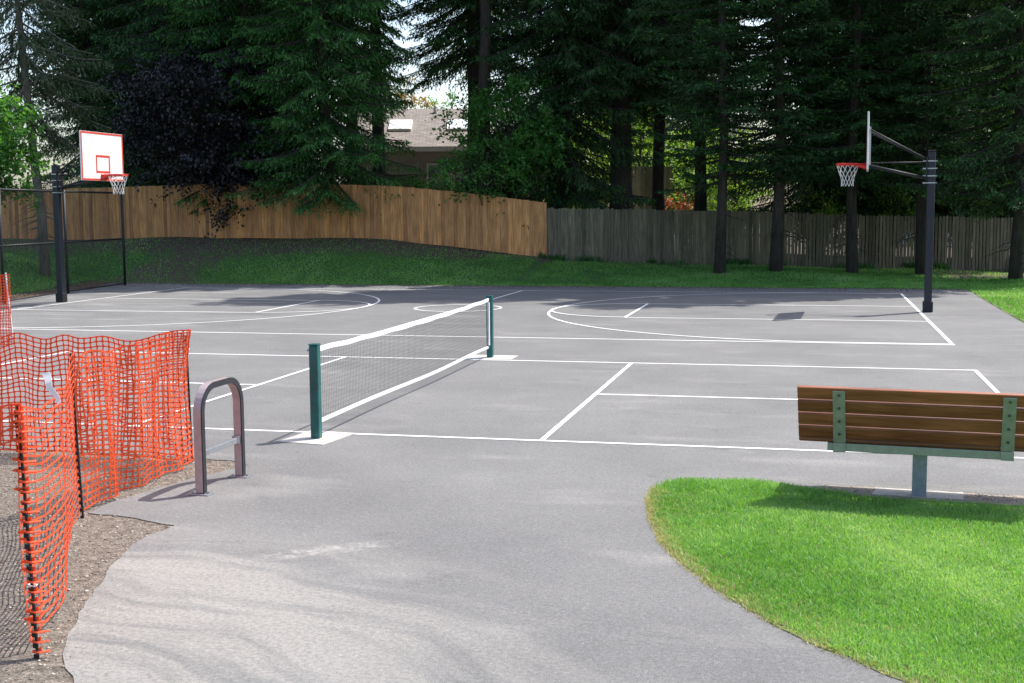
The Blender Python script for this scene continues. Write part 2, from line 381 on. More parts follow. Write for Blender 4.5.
dirt = np.maximum(dirt, ((X > -17.5) & (X < -12.0) & (Y > 20.3) & (Y < yf))*1.0*np.clip((X+17.5)/1.5, 0, 1)*np.clip((-12.2-X)/3.2, 0, .62))
dirt = np.maximum(dirt, (Y > yf)*1.0)
dirt = np.maximum(dirt, np.clip(1-np.abs(X+15.6)/.9, 0, 1)*(Y > 5)*(Y < 22)*1.2)
dirt = np.maximum(dirt, np.clip((X-7.8)/2, 0, 1)*np.clip((Y-23.6)/1.5, 0, 1)*1.2)
mulch = np.clip(np.maximum(near, (Y > 20.2)*.85*(X > -60)), 0, .9)
for nm, ar in (('dirt', dirt), ('mulch', mulch)):
    a = g.data.attributes.new(nm, 'FLOAT', 'POINT'); a.data.foreach_set('value', ar.ravel().astype(np.float32))

# ------------------------------------------------------------------ asphalt, markings, lawn
LAWN = [(3.62,-4.50),(3.49,-4.60),(3.41,-4.81),(3.42,-5.25),(3.52,-5.86),(3.66,-6.45),(3.85,-6.94),(4.05,-7.36),(4.27,-7.74),(4.57,-8.16),(4.85,-8.46),(5.13,-8.72),(5.7,-9.15),(6.5,-9.6),(8,-10.2),(12,-11),
        (12,-5.1),(8,-4.86),(6.9,-4.86),(6.1,-4.86),(5.5,-4.82),(5.0,-4.78),(4.6,-4.66),(4.45,-4.52),(4.1,-4.42)]
LEFT = [(-16.3,20.0),(-15.4,16.6),(-14.75,13.2),(-14.5,9),(-14.5,0),(-14.5,-4.2),(-5,-4.32),(-1.2,-4.4),(-.32,-4.5),(-.12,-4.62),(-.14,-4.78),(-.32,-5.2),(-.45,-5.75),(-.52,-6.25),(-.50,-6.48),
        (-.2,-6.52),(.1,-6.62),(.30,-6.68),(.26,-7.0),(.33,-7.4),(.45,-7.8),(.58,-8.15),(.70,-8.45),(.86,-8.85),(1.06,-9.2),(1.31,-9.5),(1.8,-10.2),(2.4,-11.2),(2.6,-13),(2.4,-24)]
def rough_edge(pts, amp, step=.12, seed=1, closed=False):
    rr = random.Random(seed); out = []
    n = len(pts); last = n if closed else n-1
    for i in range(last):
        a = Vector(pts[i]); b = Vector(pts[(i+1) % n]); k = max(1, int((b-a).length/step))
        if (b-a).length > 6: k = 1
        for j in range(k):
            q = a.lerp(b, j/k); out.append((q.x+rr.uniform(-amp, amp)*(j > 0), q.y+rr.uniform(-amp, amp)*(j > 0)))
    if not closed: out.append(tuple(pts[-1]))
    return out
lf = rough_edge(LEFT, .018, .10)
outer = lf+[(14,-24),(14,-3.0),(9.2,-3.0),(8.5,3),(8.42,10.6),(8.45,15),(8.52,19.9),(8.3,20.25),(-2.8,20.38),(-10,20.45),(-16.2,20.55)]
poly_sheet('asphalt_court', outer, 0.0, MT['asphalt'])
lw = rough_edge(LAWN, .02, .10, 3, True)
poly_sheet('lawn', lw, .004, MT['lawn'])
RIGHT_GRASS = [(8.52,19.95),(8.46,15),(8.44,10.6),(8.52,3),(9.25,-2.9),(40,-2.9),(40,20.3)]
poly_sheet('lawn', rough_edge(RIGHT_GRASS, .03, .3, 5, True), .004, MT['lawn'])

def marking(name, segs, wd, z):
    mb = MB()
    for pts in segs:
        n = len(pts); L = []; Rr = []
        for i, p in enumerate(pts):
            a = Vector(pts[max(i-1, 0)]); b = Vector(pts[min(i+1, n-1)]); d = (b-a).normalized(); q = Vector((-d.y, d.x))*wd/2
            L.append((p[0]+q.x, p[1]+q.y, z)); Rr.append((p[0]-q.x, p[1]-q.y, z))
        mb.add(Rr+L, [(i, i+1, n+i+1, n+i) for i in range(n-1)])
    o = mb.build(name, MT['paint']); o['kind'] = 'structure'; return o
def ln(a, b): return [a, b]
# pickleball: net line is X = 0, centre (0,0); each set of lines has its own small height so that crossings never share a plane
marking('court_lines', [ln((-6.73,-3.05),(6.73,-3.05)), ln((-6.73,3.05),(6.73,3.05)), ln((2.16,0),(6.68,0)), ln((-6.68,0),(-2.16,0))], .05, .004)
marking('court_lines', [ln((x,-3.02),(x,3.02)) for x in (-6.706,-2.134,2.134,6.706)], .052, .006)
U0, V0, LH, WH = -3.03, 12.27, 9.78, 6.05
marking('court_lines', [ln((U0-LH-.03,V0-WH),(U0+LH+.03,V0-WH)), ln((U0-LH-.03,V0+WH),(U0+LH+.03,V0+WH)),
   ln((U0+LH,V0-1.83),(U0+LH-5.79,V0-1.83)), ln((U0+LH,V0+1.83),(U0+LH-5.79,V0+1.83)), ln((U0-LH,V0-1.83),(U0-LH+5.79,V0-1.83)), ln((U0-LH,V0+1.83),(U0-LH+5.79,V0+1.83))], .055, .004)
marking('court_lines', [ln((U0+s*LH,V0-WH+.03),(U0+s*LH,V0+WH-.03)) for s in (-1,1)]+[ln((U0+.1,V0-WH+.03),(U0+.1,V0+WH-.03))]+[ln((U0+s*(LH-5.79),V0-1.8),(U0+s*(LH-5.79),V0+1.8)) for s in (-1,1)], .058, .006)
arc = []
for s in (-1, 1):
    bx = U0+s*(LH-1.6)
    a3 = [(bx+s*1.6, V0-5.96)]+[(bx-s*6.0*math.cos(t), V0+5.98*math.sin(t)) for t in np.linspace(-math.pi/2, math.pi/2, 73)]+[(bx+s*1.6, V0+5.96)]
    arc.append(a3)
arc.append([(U0+.02+.95*math.cos(t), V0-.03+.95*math.sin(t)) for t in np.linspace(0, 2*math.pi, 65)])
marking('court_lines', arc, .055, .008)
marking('court_lines', [[(U0+s*(LH-5.79)-s*1.83*math.cos(t), V0+1.83*math.sin(t)) for t in np.linspace(-math.pi/2, math.pi/2, 41)] for s in (-1, 1)], .055, .010)

# ------------------------------------------------------------------ leaf scatter
def kites(c, d, nrm, L, Wd, mid=.45):
    """flat kite-shaped leaf faces: centre of base c, direction d, normal nrm"""
    n = len(c); s = np.cross(d, nrm); s /= np.maximum(np.linalg.norm(s, axis=1, keepdims=True), 1e-6)
    L = np.asarray(L)[:, None]; Wd = np.asarray(Wd)[:, None]
    v = np.stack([c, c+d*L*mid+s*Wd/2, c+d*L, c+d*L*mid-s*Wd/2], 1).reshape(-1, 3)
    return v, np.arange(4*n).reshape(n, 4)
def norm(a): return a/np.maximum(np.linalg.norm(a, axis=-1, keepdims=True), 1e-9)
def leaf_obj(name, parts, mat, parent):
    vs, fs, ts, o = [], [], [], 0
    for v, f, t in parts: vs.append(v); fs.append(f+o); ts.append(np.repeat(t, 4)); o += len(v)
    return mesh_obj(name, np.concatenate(vs), np.concatenate(fs), mat, parent, False, np.concatenate(ts))

def conifer(H, cb, Rmax, seed, leaf, bark, r0=.2, step=.34, per=6, droop=.35, hang=.25, top_detail=11.5, dens=1.0, lean=(0, 0), leafsize=1.0, dead=0, trunk_top=None, shape=.8, label=None, cat='tree', name='conifer_tree'):
    rg = np.random.default_rng(seed); root = empty(name)
    tr = MB(); pts = []
    for k in range(13):
        z = H*k/12; pts.append((lean[0]*(k/12)**1.3*H+.05*math.sin(k*1.7+seed), lean[1]*(k/12)*H+.05*math.cos(k*2.1+seed), z if k else -.5))
    rad = [r0*(1.25 if k == 0 else (1-k/12.6)) for k in range(13)]
    tr.tube(pts, rad, 10)
    P = np.array(pts)
    def axis(z): return np.array([np.interp(z, P[:, 2], P[:, 0]), np.interp(z, P[:, 2], P[:, 1]), z])
    parts = []
    z = cb; off = rg.random()*6
    while z < H-.3:
        hi = z > top_detail
        st = step*(1.9 if hi else 1)
        npb = per if not hi else max(4, per-1)
        frac = (z-cb)/(H-cb); Rz = Rmax*(1-frac)**shape*(.55+.45*min(1, (z-cb)/1.2+.4))
        for b in range(npb):
            off += 2.4+rg.normal()*.35
            L = max(.35, Rz*rg.uniform(.62, 1.12)); zz = z+rg.uniform(-.5, .5)*st; a0 = axis(zz)
            dh = np.array([math.cos(off), math.sin(off), 0]); lat = np.array([-dh[1], dh[0], 0])
            bend = rg.normal()*.12; dr = droop*rg.uniform(.6, 1.4); tip = rg.uniform(.05, .22)
            def bp(t):
                t = np.asarray(t)[:, None]
                return a0+dh*L*t+lat*L*bend*t*t+np.array([0, 0, 1.])*L*(-dr*t+tip*t*t*t)
            if not hi or b % 2 == 0:
                q = bp(np.linspace(0, .95, 5 if not hi else 3))
                tr.tube(q, [max(.008, .012*L*(1-i/len(q))+.006) for i in range(len(q))], 4, False)
            sp = (.13 if not hi else .26)/dens
            ts_ = np.arange(.08+.08*rg.random(), 1.0, sp/L)
            if len(ts_) == 0: continue
            base = bp(ts_); fwd = norm(bp(ts_+.02)-bp(ts_-.02))
            for side in (-1, 1, 0):
                n = len(ts_)
                sl = (.24+.42*np.sin(np.clip(ts_*1.15, 0, 1)*math.pi)**.8*min(1, L/1.8))*rg.uniform(.7, 1.25, n)*(1.0 if side else .6)*leafsize**.5
                dirv = norm(fwd*(.75 if side else 1)+lat*side*rg.uniform(.6, 1.1, (n, 1))+rg.normal(0, .14, (n, 3))+np.array([0, 0, -hang if side else -hang*.4]))
                m = 8 if not hi else 2
                for j in range(m):
                    u = (j+.2)/m; keep = rg.random(n) < .93
                    c = base+dirv*(sl*u)[:, None]+np.array([0, 0, -1])*(hang*.35*(sl*u)**1.2)[:, None]
                    dd = norm(dirv+rg.normal(0, .38, (n, 3))+np.array([0, 0, -hang*.6]))
                    nr = norm(np.array([0, 0, 1.])+rg.normal(0, .45, (n, 3)))
                    Lf = (rg.uniform(.09, .17, n) if not hi else rg.uniform(.38, .62, n))*leafsize
                    Wf = (rg.uniform(.028, .055, n) if not hi else rg.uniform(.2, .32, n))*leafsize
                    tint = np.clip(rg.normal(.30, .17, n)+.35*ts_*(j/m)+.12*rg.normal(), 0, 1)
                    v, f = kites(c[keep], dd[keep], nr[keep], Lf[keep], Wf[keep])
                    if len(f): parts.append((v, f, tint[keep]))
        z += st*rg.uniform(.8, 1.2)
    for k in range(dead):                       # bare lower branches
        zz = rg.uniform(.22, 1)*cb; a0 = axis(zz); a = rg.uniform(0, 6.28); L = rg.uniform(.4, 1.3)
        dh = np.array([math.cos(a), math.sin(a), -.25])
        tr.tube([a0, a0+dh*L*.5, a0+dh*L+np.array([0, 0, -.1])], [.018, .012, .004], 4, False)
    tr.build('trunk', MT[bark], root, True)
    leaf_obj('crown', parts, MT[leaf], root)
    return root

def broadleaf(H, cb, Rmax, seed, leaf, bark, r0=.16, nblob=70, nleaf=110, lsz=.10, lean=(0, 0), squash=.8, centre=None, name='broadleaf_tree', droop=0.3, sigma=.34, fill=.5):
    rg = np.random.default_rng(seed); root = empty(name); tr = MB(); parts = []
    top = np.array([lean[0]*H, lean[1]*H, H*.8]); n = 8
    P = np.array([[top[0]*(k/n)**1.4+.06*math.sin(2*k+seed), top[1]*(k/n)**1.4+.06*math.cos(k+seed), -.4 if k == 0 else top[2]*k/n] for k in range(n+1)])
    tr.tube(P, [r0*(1.2 if k == 0 else 1-.8*k/n) for k in range(n+1)], 9)
    cc = np.array([lean[0]*H*.8, lean[1]*H*.8, (H+cb)/2]) if centre is None else np.array(centre)
    hz = (H-cb)/2
    for b in range(nblob):
        d = norm(rg.normal(size=3)); rr = rg.uniform(fill, 1)**.7
        c = cc+d*np.array([Rmax, Rmax, hz])*rr*rg.uniform(.75, 1.08)
        z0 = np.clip(c[2]*.72-.3, .6, top[2]*.95); a0 = np.array([np.interp(z0, P[:, 2], P[:, 0]), np.interp(z0, P[:, 2], P[:, 1]), z0])
        midp = (a0+c)/2+np.array([0, 0, .25])+rg.normal(0, .12, 3)
        tr.tube([a0, midp, c], [.04, .022, .006], 4, False)
        k = int(nleaf*rg.uniform(.5, 1.3)); sg = sigma*rg.uniform(.7, 1.35)
        # layered sprays: leaves gather on a few twigs inside the clump
        tw = rg.normal(0, 1, (7, 3))*np.array([sg, sg, sg*.55])
        w_ = rg.integers(0, 7, k); u = rg.random((k, 1))**.6
        q = c+tw[w_]*u*1.3+rg.normal(0, sg*.22, (k, 3)); q[:, 2] -= droop*np.linalg.norm(q[:, :2]-c[:2], axis=1)*.6
        dd = norm(rg.normal(0, .8, (k, 3))+norm(tw[w_])*.5+np.array([0, 0, -droop])); nr = norm(rg.normal(0, .55, (k, 3))+np.array([0, 0, .9]))
        L = rg.uniform(.7, 1.3, k)*lsz
        v, f = kites(q, dd, nr, L, L*rg.uniform(.55, .85, k), .4)
        parts.append((v, f, np.clip(rg.normal(.45, .2, k)+.12*rg.normal(), 0, 1)))
    tr.build('trunk', MT[bark], root, True); leaf_obj('crown', parts, MT[leaf], root)
    return root
def put(root, px, py, depth, rz=0, z=None, s=1):
    p = at(px, py, depth); zz = float(hgt(p[0], p[1])) if z is None else z
    root.location = (p[0], p[1], zz); root.rotation_euler = (0, 0, rz); root.scale = (s, s, s); return root
def dup(root):
    r = root.copy(); COL.objects.link(r)
    for ch in list(root.children):
        c = ch.copy(); COL.objects.link(c); c.parent = r
    return r

# ---- young firs in front of the grey fence
G1 = 'slender firs in front of the grey picket fence'
fA = conifer(25, 2.9, 2.9, 11, 'fir', 'bark', r0=.16, dead=10, droop=.14, hang=.14, step=.33, per=5, shape=.3, dens=.92)
fB = conifer(26, 3.1, 2.8, 12, 'fir', 'bark', r0=.18, dead=12, droop=.2, hang=.18, step=.34, per=5, shape=.3, dens=.92)
fC = conifer(25, 2.3, 3.1, 13, 'cedarleaf', 'bark', r0=.18, dead=8, droop=.3, hang=.35, step=.30, per=6, shape=.3)
tag(put(fA, 721, 278, 38, 0), 'slim fir with the palest trunk in front of the grey fence, leftmost of that row', 'tree', G1)
tag(put(fB, 777, 278, 38.2, 1.0), 'slim fir second from the left in the row in front of the grey picket fence', 'tree', G1)
t_ = tag(put(dup(fA), 851, 276, 38.6, 2.6, s=1.04), 'slim fir whose trunk stands directly beneath the right hoop rim', 'tree', G1)
t_ = tag(put(dup(fB), 921, 275, 38.8, 4.1, s=1.03), 'slim fir standing directly behind the right hoop pole', 'tree', G1)
tag(put(fC, 1015, 284, 36.2, .5), 'drooping conifer with its trunk at the right edge beside the grass', 'tree', G1)
# ---- tall trees behind the fences
G2 = 'tall evergreens behind the fences'
cA = conifer(30, 6.2, 3.8, 21, 'cedarleaf', 'bark', r0=.42, droop=.42, hang=.6, step=.30, per=7, shape=.3)
cB = conifer(30, 5.6, 3.2, 22, 'fir', 'bark', r0=.24, droop=.3, hang=.4, step=.32, per=7, shape=.3)
cC = conifer(29, 2.2, 3.4, 23, 'cedarleaf', 'bark', r0=.3, droop=.5, hang=.65, step=.29, per=7, shape=.3)
cD = conifer(31, 6.6, 3.4, 24, 'fir', 'bark', r0=.36, droop=.45, hang=.5, dead=14, step=.34, shape=.3)
cE = conifer(30, 5.2, 1.5, 25, 'cedarleaf', 'bark', r0=.25, droop=.55, hang=.75, dead=14, step=.36, per=5, shape=.3)
cF = conifer(28, 1.6, 3.0, 26, 'brightfir', 'bark', r0=.22, droop=.42, hang=.55, step=.29, per=7, shape=.3)
tag(put(cA, 622, 262, 44.5), 'massive dark trunk behind the grey fence with drooping cedar boughs', 'tree', G2)
tag(put(cB, 659, 262, 47, 1), 'medium dark trunk just right of the massive one, against the silvered boards', 'tree', G2)
tag(put(dup(cB), 699, 262, 47.5, 3, s=1.02), 'dark trunk behind the fence beside the red leaved shrub', 'tree', G2)
tag(put(cC, 560, 262, 44.4, 2), 'weeping dark cedar hanging over the place where cedar fence meets grey fence', 'tree', G2)
tag(put(cD, 477, 250, 46, 2), 'large straight trunk right of the house roof, bare low down', 'tree', G2)
tag(put(cE, 380, 245, 47, 0), 'narrow weeping evergreen directly left of the house roof', 'tree', G2)
tag(put(dup(cE), 354, 245, 46, 2.2, s=.96), 'narrow weeping evergreen with bare dark trunk, second left of the house', 'tree', G2)
tag(put(cF, 328, 240, 42.1, 1.2), 'bright green fir spilling its low boughs over the cedar fence', 'tree', G2)
cG = conifer(30, 7.2, 2.4, 27, 'cedarleaf', 'bark', r0=.2, droop=.7, hang=.9, dead=10, step=.45, per=5, shape=.3)
tag(put(dup(cD), 305, 240, 50, 4.5), 'large dark trunk behind the bright green fir', 'tree', G2)
tag(put(dup(cF), 250, 240, 44.6, 3.7, s=1.05), 'bright green fir with lit upper boughs above the purple tree', 'tree', G2)
tag(put(dup(cC), 150, 240, 49, .7), 'dark weeping conifer behind the purple tree', 'tree', G2)
tag(put(dup(cC), 205, 240, 46.5, 4.7, s=1.05), 'dark conifer rising straight out of the purple tree crown', 'tree', G2)
tag(put(dup(cB), 92, 240, 50, 1.9), 'tall dark cedar behind the leaning tree on the left', 'tree', G2)
tag(put(cG, 473, 245, 50, 3.3), 'weeping evergreen whose boughs hang high above the house roof', 'tree', G2)
# ---- deeper rows
G3 = 'far row of evergreens beyond the yards'
far = [(120,60,cC,'above the left backboard'),(205,57,cA,'above the purple tree'),(272,62,cC,'left of the house'),
       (600,92,cA,'behind the massive trunk'),(650,95,cC,'between the massive trunk and its right neighbour'),(700,90,cC,'above the red leaved shrub'),
       (870,50,cC,'behind the right hoop rim'),(935,49.5,cC,'behind the right hoop pole'),(990,49,cA,'near the right edge'),(1060,50,cC,'at the far right edge')]
for i, (px, dd, src, wh) in enumerate(far):
    tag(put(dup(src), px, 255, dd, i*1.3, s=1.12), 'distant dark evergreen '+wh+', farthest back', 'tree', G3)
fill_row = [(815, 46, cC, 'low dark cedar behind the fence just left of the right hoop net'),
            (885, 45.5, cC, 'low dark cedar behind the fence in the gap below the backboard arms'), (962, 45.5, cC, 'low dark cedar behind the fence right of the hoop pole'), (1050, 45, cC, 'low dark cedar behind the fence past the right edge')]
for i, (px, dd, src, lab) in enumerate(fill_row):
    tag(put(dup(src), px, 262, dd, 2+i*2.1, s=.98), lab, 'tree', G2)
# ---- leaning sparse conifer on the left, inside the grass
lc = conifer(21, 4.6, 2.5, 31, 'drywig', 'bark_grey', r0=.15, droop=.55, hang=.75, step=.42, per=5, dens=.7, lean=(-.085, 0), dead=44, shape=.3)
tag(put(lc, 44.5, 262, 38, 0), 'leaning grey trunk with sparse drooping twigs behind the chain link', 'tree')
cH = conifer(30, 10.5, 3.9, 28, 'cedarleaf', 'bark', r0=.26, droop=.3, hang=.4, dead=16, step=.36, per=6, shape=.25)  # added tree: high unseen crown placed to block sun over the left court
tag(put(cH, 486, 250, 43.6, 1.0), 'added shade tree with its crown above the view, trunk just right of the largest trunk by the house roof', 'tree', G2)
# ---- broadleaf trees
mp = broadleaf(6.2, 1.5, 2.1, 41, 'maple', 'bark', nblob=84, nleaf=150, lsz=.115, fill=.35, name='maple_tree')
tag(put(mp, 512, 250, 42.8), 'bright green maple leaning its boughs over the cedar fence right of the house', 'tree')
mp2 = broadleaf(3.7, 1.3, 1.75, 47, 'maple', 'bark', nblob=50, nleaf=120, lsz=.11, fill=.3, name='maple_tree')
tag(put(mp2, 486, 250, 41.9, 1), 'low maple draping its leaves over the top of the cedar fence', 'tree')
ml = broadleaf(5.7, 2.0, 1.6, 42, 'maple', 'bark', nblob=60, nleaf=170, lsz=.12, fill=.3, name='maple_tree')
tag(put(ml, -14, 262, 34), 'leafy green maple at the left edge above the chain link fence', 'tree')
pu = broadleaf(6.7, 1.6, 3.5, 43, 'purple', 'bark', r0=.2, nblob=170, nleaf=150, lsz=.12, fill=.3, name='purple_leaf_tree', droop=.6, sigma=.42)
tag(put(pu, 205, 240, 43.2), 'dark purple leaved tree drooping over the cedar fence', 'tree')
pb = broadleaf(3.4, .35, 1.55, 44, 'purple', 'bark', r0=.05, nblob=52, nleaf=120, lsz=.11, fill=.2, name='purple_leaf_tree', droop=1.0)
tag(put(pb, 244, 250, 42.5), 'low weeping purple foliage hanging over the face of the cedar fence', 'tree')
# ---- shrubs
def shrub(px, depth, H, Rr, leaf, seed, label, nb=30, nl=110, z=None, lsz=.1, cb=.3):
    s = broadleaf(H, cb, Rr, seed, leaf, 'bark', r0=.04, nblob=nb, nleaf=nl, lsz=lsz, fill=.15, name='shrub', droop=.2)
    return tag(put(s, px, 250, depth, z=z), label, 'shrub', 'shrubs behind the fences')
shrub(408, 44, 2.5, 1.2, 'maple', 51, 'round green shrub beneath the house window, above the cedar fence', 40)
shrub(372, 43.6, 2.9, 1.2, 'cedarleaf', 52, 'dark shrub at the left corner of the house', 26)
shrub(582, 50, 4.2, 1.3, 'lime', 53, 'sunlit yellow green shrub left of the massive dark trunk', 36)
shrub(700, 52, 3.4, 1.0, 'lime', 54, 'sunlit yellow green shrub beside the red leaved shrub', 32)
shrub(676, 51, 2.7, .45, 'redleaf', 55, 'small red leaved shrub between two dark trunks', 10, 70)
shrub(735, 53, 4.4, 1.1, 'lime', 56, 'yellow green shrub glimpsed right of the third dark trunk behind the fence', 22)
shrub(640, 57, 7.4, 1.6, 'lime', 57, 'tall sunlit greenery high between the massive trunk and its right neighbour', 30)
shrub(825, 43.6, 2.9, 1.2, 'lime', 58, 'yellow green shrub seen through the picket gaps left of the hoop', 22)
shrub(895, 43.6, 2.9, 1.3, 'lime', 59, 'yellow green shrub seen through the picket gaps under the backboard arms', 24)
shrub(975, 43.8, 2.6, 1.2, 'lime', 60, 'yellow green shrub seen through the picket gaps right of the hoop pole', 22)
for px, dd, hh, rr_, nb, lab in [(575, 60, 6.5, 2.3, 60, 'wide sunlit yellow green shrub left of the massive trunk, farthest back'), (612, 62, 7.0, 2.2, 60, 'wide sunlit shrub showing right behind the massive dark trunk'), (685, 60, 6.0, 2.2, 60, 'wide sunlit shrub behind the red leaved shrub'), (738, 61, 6.2, 2.2, 60, 'wide sunlit shrub behind the first slim fir')]:
    shrub(px, dd, hh, rr_, 'lime', int(px)+200, lab, nb, 120, lsz=.15)
at_ = broadleaf(8.5, 4.5, 1.8, 61, 'autumn', 'bark', nblob=30, nleaf=110, lsz=.14, fill=.2)
tag(put(at_, 405, 240, 74), 'pale orange leaved tree behind the house roof', 'tree')
at2 = broadleaf(8.6, 3.5, 2.2, 62, 'maple', 'bark', nblob=34, nleaf=110, lsz=.16, fill=.2)
tag(put(at2, 448, 240, 80), 'pale green tree just showing above the roof ridge', 'tree')

# ------------------------------------------------------------------ fences
def along(pts, step):
    pts = [Vector(p) for p in pts]; out = []; carry = 0.0
    for a, b in zip(pts, pts[1:]):
        L = (b-a).length; t = carry
        while t < L: out.append((a.lerp(b, t/L), (b-a).normalized())); t += step
        carry = t-L
    return out
def board_fence(name, pts, H, wd, th, mat, label, gap=0, gapfrom=None, ear=0, seed=3, Hj=.01):
    rr = random.Random(seed); root = empty(name, (pts[0][0], pts[0][1], pts[0][2])); o = Vector(pts[0])
    mb = MB()
    for i, (p, d) in enumerate(along(pts, wd)):
        z0 = float(hgt(p.x, p.y)); d = Vector((d.x, d.y, 0)).normalized(); nrm = Vector((-d.y, d.x, 0))
        h = H+rr.uniform(-Hj, Hj); a = p-o
        gp = gap if (gapfrom is None or p.x > gapfrom) else .004
        zz = p.z-.03; wj = wd-gp*rr.uniform(.7, 1.5)
        off = nrm*rr.uniform(-.006, .006)
        pr = [(0, 0), (wj, 0), (wj, h-ear), (wj-ear*.8, h), (ear*.8, h), (0, h-ear)] if ear else [(0, 0), (wj, 0), (wj, h), (0, h)]
        tl = rr.uniform(-.004, .004)
        fr = [a+off+d*(x+tl*y)+Vector((0, 0, y-.02)) for x, y in pr]; bk = [v+nrm*th for v in fr]; n = len(pr)
        mb.add(fr+bk, [tuple(range(n)), tuple(range(2*n-1, n-1, -1))]+[(k, n+k, n+(k+1) % n, (k+1) % n) for k in range(n)], min(1, max(0, rr.gauss(.5, .25))))
    for zz in (.35, .95, H-.25):
        rails = MB(); q = []
        for k, p in enumerate(pts):
            d = (Vector(pts[min(k+1, len(pts)-1)])-Vector(pts[max(k-1, 0)])).normalized(); q.append(Vector(p)-o+Vector((0, 0, zz))+Vector((-d.y, d.x, 0)).normalized()*(th+.04))
        rails.tube(q, .03, 4, tint=.4); rails.build('rail', MT[mat], root)
    mb.build('boards', MT[mat], root)
    for p, d in along(pts, 2.44):
        nrm = Vector((-d.y, d.x, 0)).normalized(); c = p-o+nrm*(th+.11)
        m_ = MB(); m_.box((c.x-.045, c.y-.045, c.z-.2), (c.x+.045, c.y+.045, c.z+H-.08)); m_.build('post', MT[mat], root)
    return tag(root, label, 'fence')
board_fence('cedar_fence', [tuple(p) for p in CED], 1.80, .14, .018, 'cedar', 'new orange brown cedar board fence running along the top of the bank')
board_fence('picket_fence', [tuple(p) for p in GRY], 1.74, .115, .018, 'picket', 'weathered grey dog eared picket fence behind the slim firs', gap=.02, gapfrom=3.6, ear=.03, seed=9, Hj=.025)

# neighbours' pale board screens behind the grey fence
def screen(px0, px1, d, H, label, mat='palewood'):
    a = at(px0, 250, d); b = at(px1, 250, d); a[2] = hgt(a[0], a[1]); b[2] = hgt(b[0], b[1])
    board_fence('board_screen', [tuple(a), tuple(b)], H, .15, .02, mat, label, seed=int(px0))
screen(565, 606, 52, 2.9, 'short pale silvered board screen left of the massive dark trunk')
screen(630, 670, 53, 3.5, 'tall pale silvered board screen between the massive trunk and its right neighbour')

# chain link fence on the left
def chain_link():
    A = [at(125, 282, 37.4), at(68, 290.5, 33.8), at(4, 299.5, 30.2), at(-75, 312, 26.8)]
    pts = [Vector((p[0], p[1], 0)) for p in A]; o = pts[0]; H = 2.72
    root = empty('chain_link_fence', tuple(o))
    wire = MB()
    for i, p in enumerate(pts):
        q = p-o; m_ = MB(); m_.tube([q+Vector((0, 0, -.1)), q+Vector((0, 0, H+.05))], .04, 10); m_.build('post', MT['black'], root, True)
    for zz, r in ((H, .028), (1.38, .024), (.06, .02)):
        m_ = MB()
        for a, b in zip(pts, pts[1:]): m_.tube([a-o+Vector((0, 0, zz)), b-o+Vector((0, 0, zz))], r, 8)
        m_.build('rail', MT['black'], root, True)
    for a, b in zip(pts, pts[1:]):
        L = (b-a).length; d = (b-a)/L; s = .06; h0, h1 = .06, H; hh = h1-h0
        for sg in (1, -1):
            k = -hh
            while k < L:
                t0, t1 = max(0, k), min(L, k+hh)
                if t1 > t0:
                    za, zb = (h0+t0-k, h0+t1-k) if sg > 0 else (h1-(t0-k), h1-(t1-k))
                    wire.tube([a-o+d*t0+Vector((0, 0, za)), a-o+d*t1+Vector((0, 0, zb))], .0021, 3, False)
                k += s*1.414
    wire.build('wire_mesh', MT['black'], root)
    tag(root, 'black chain link fence with a mid rail behind the left hoop pole', 'fence')
chain_link()

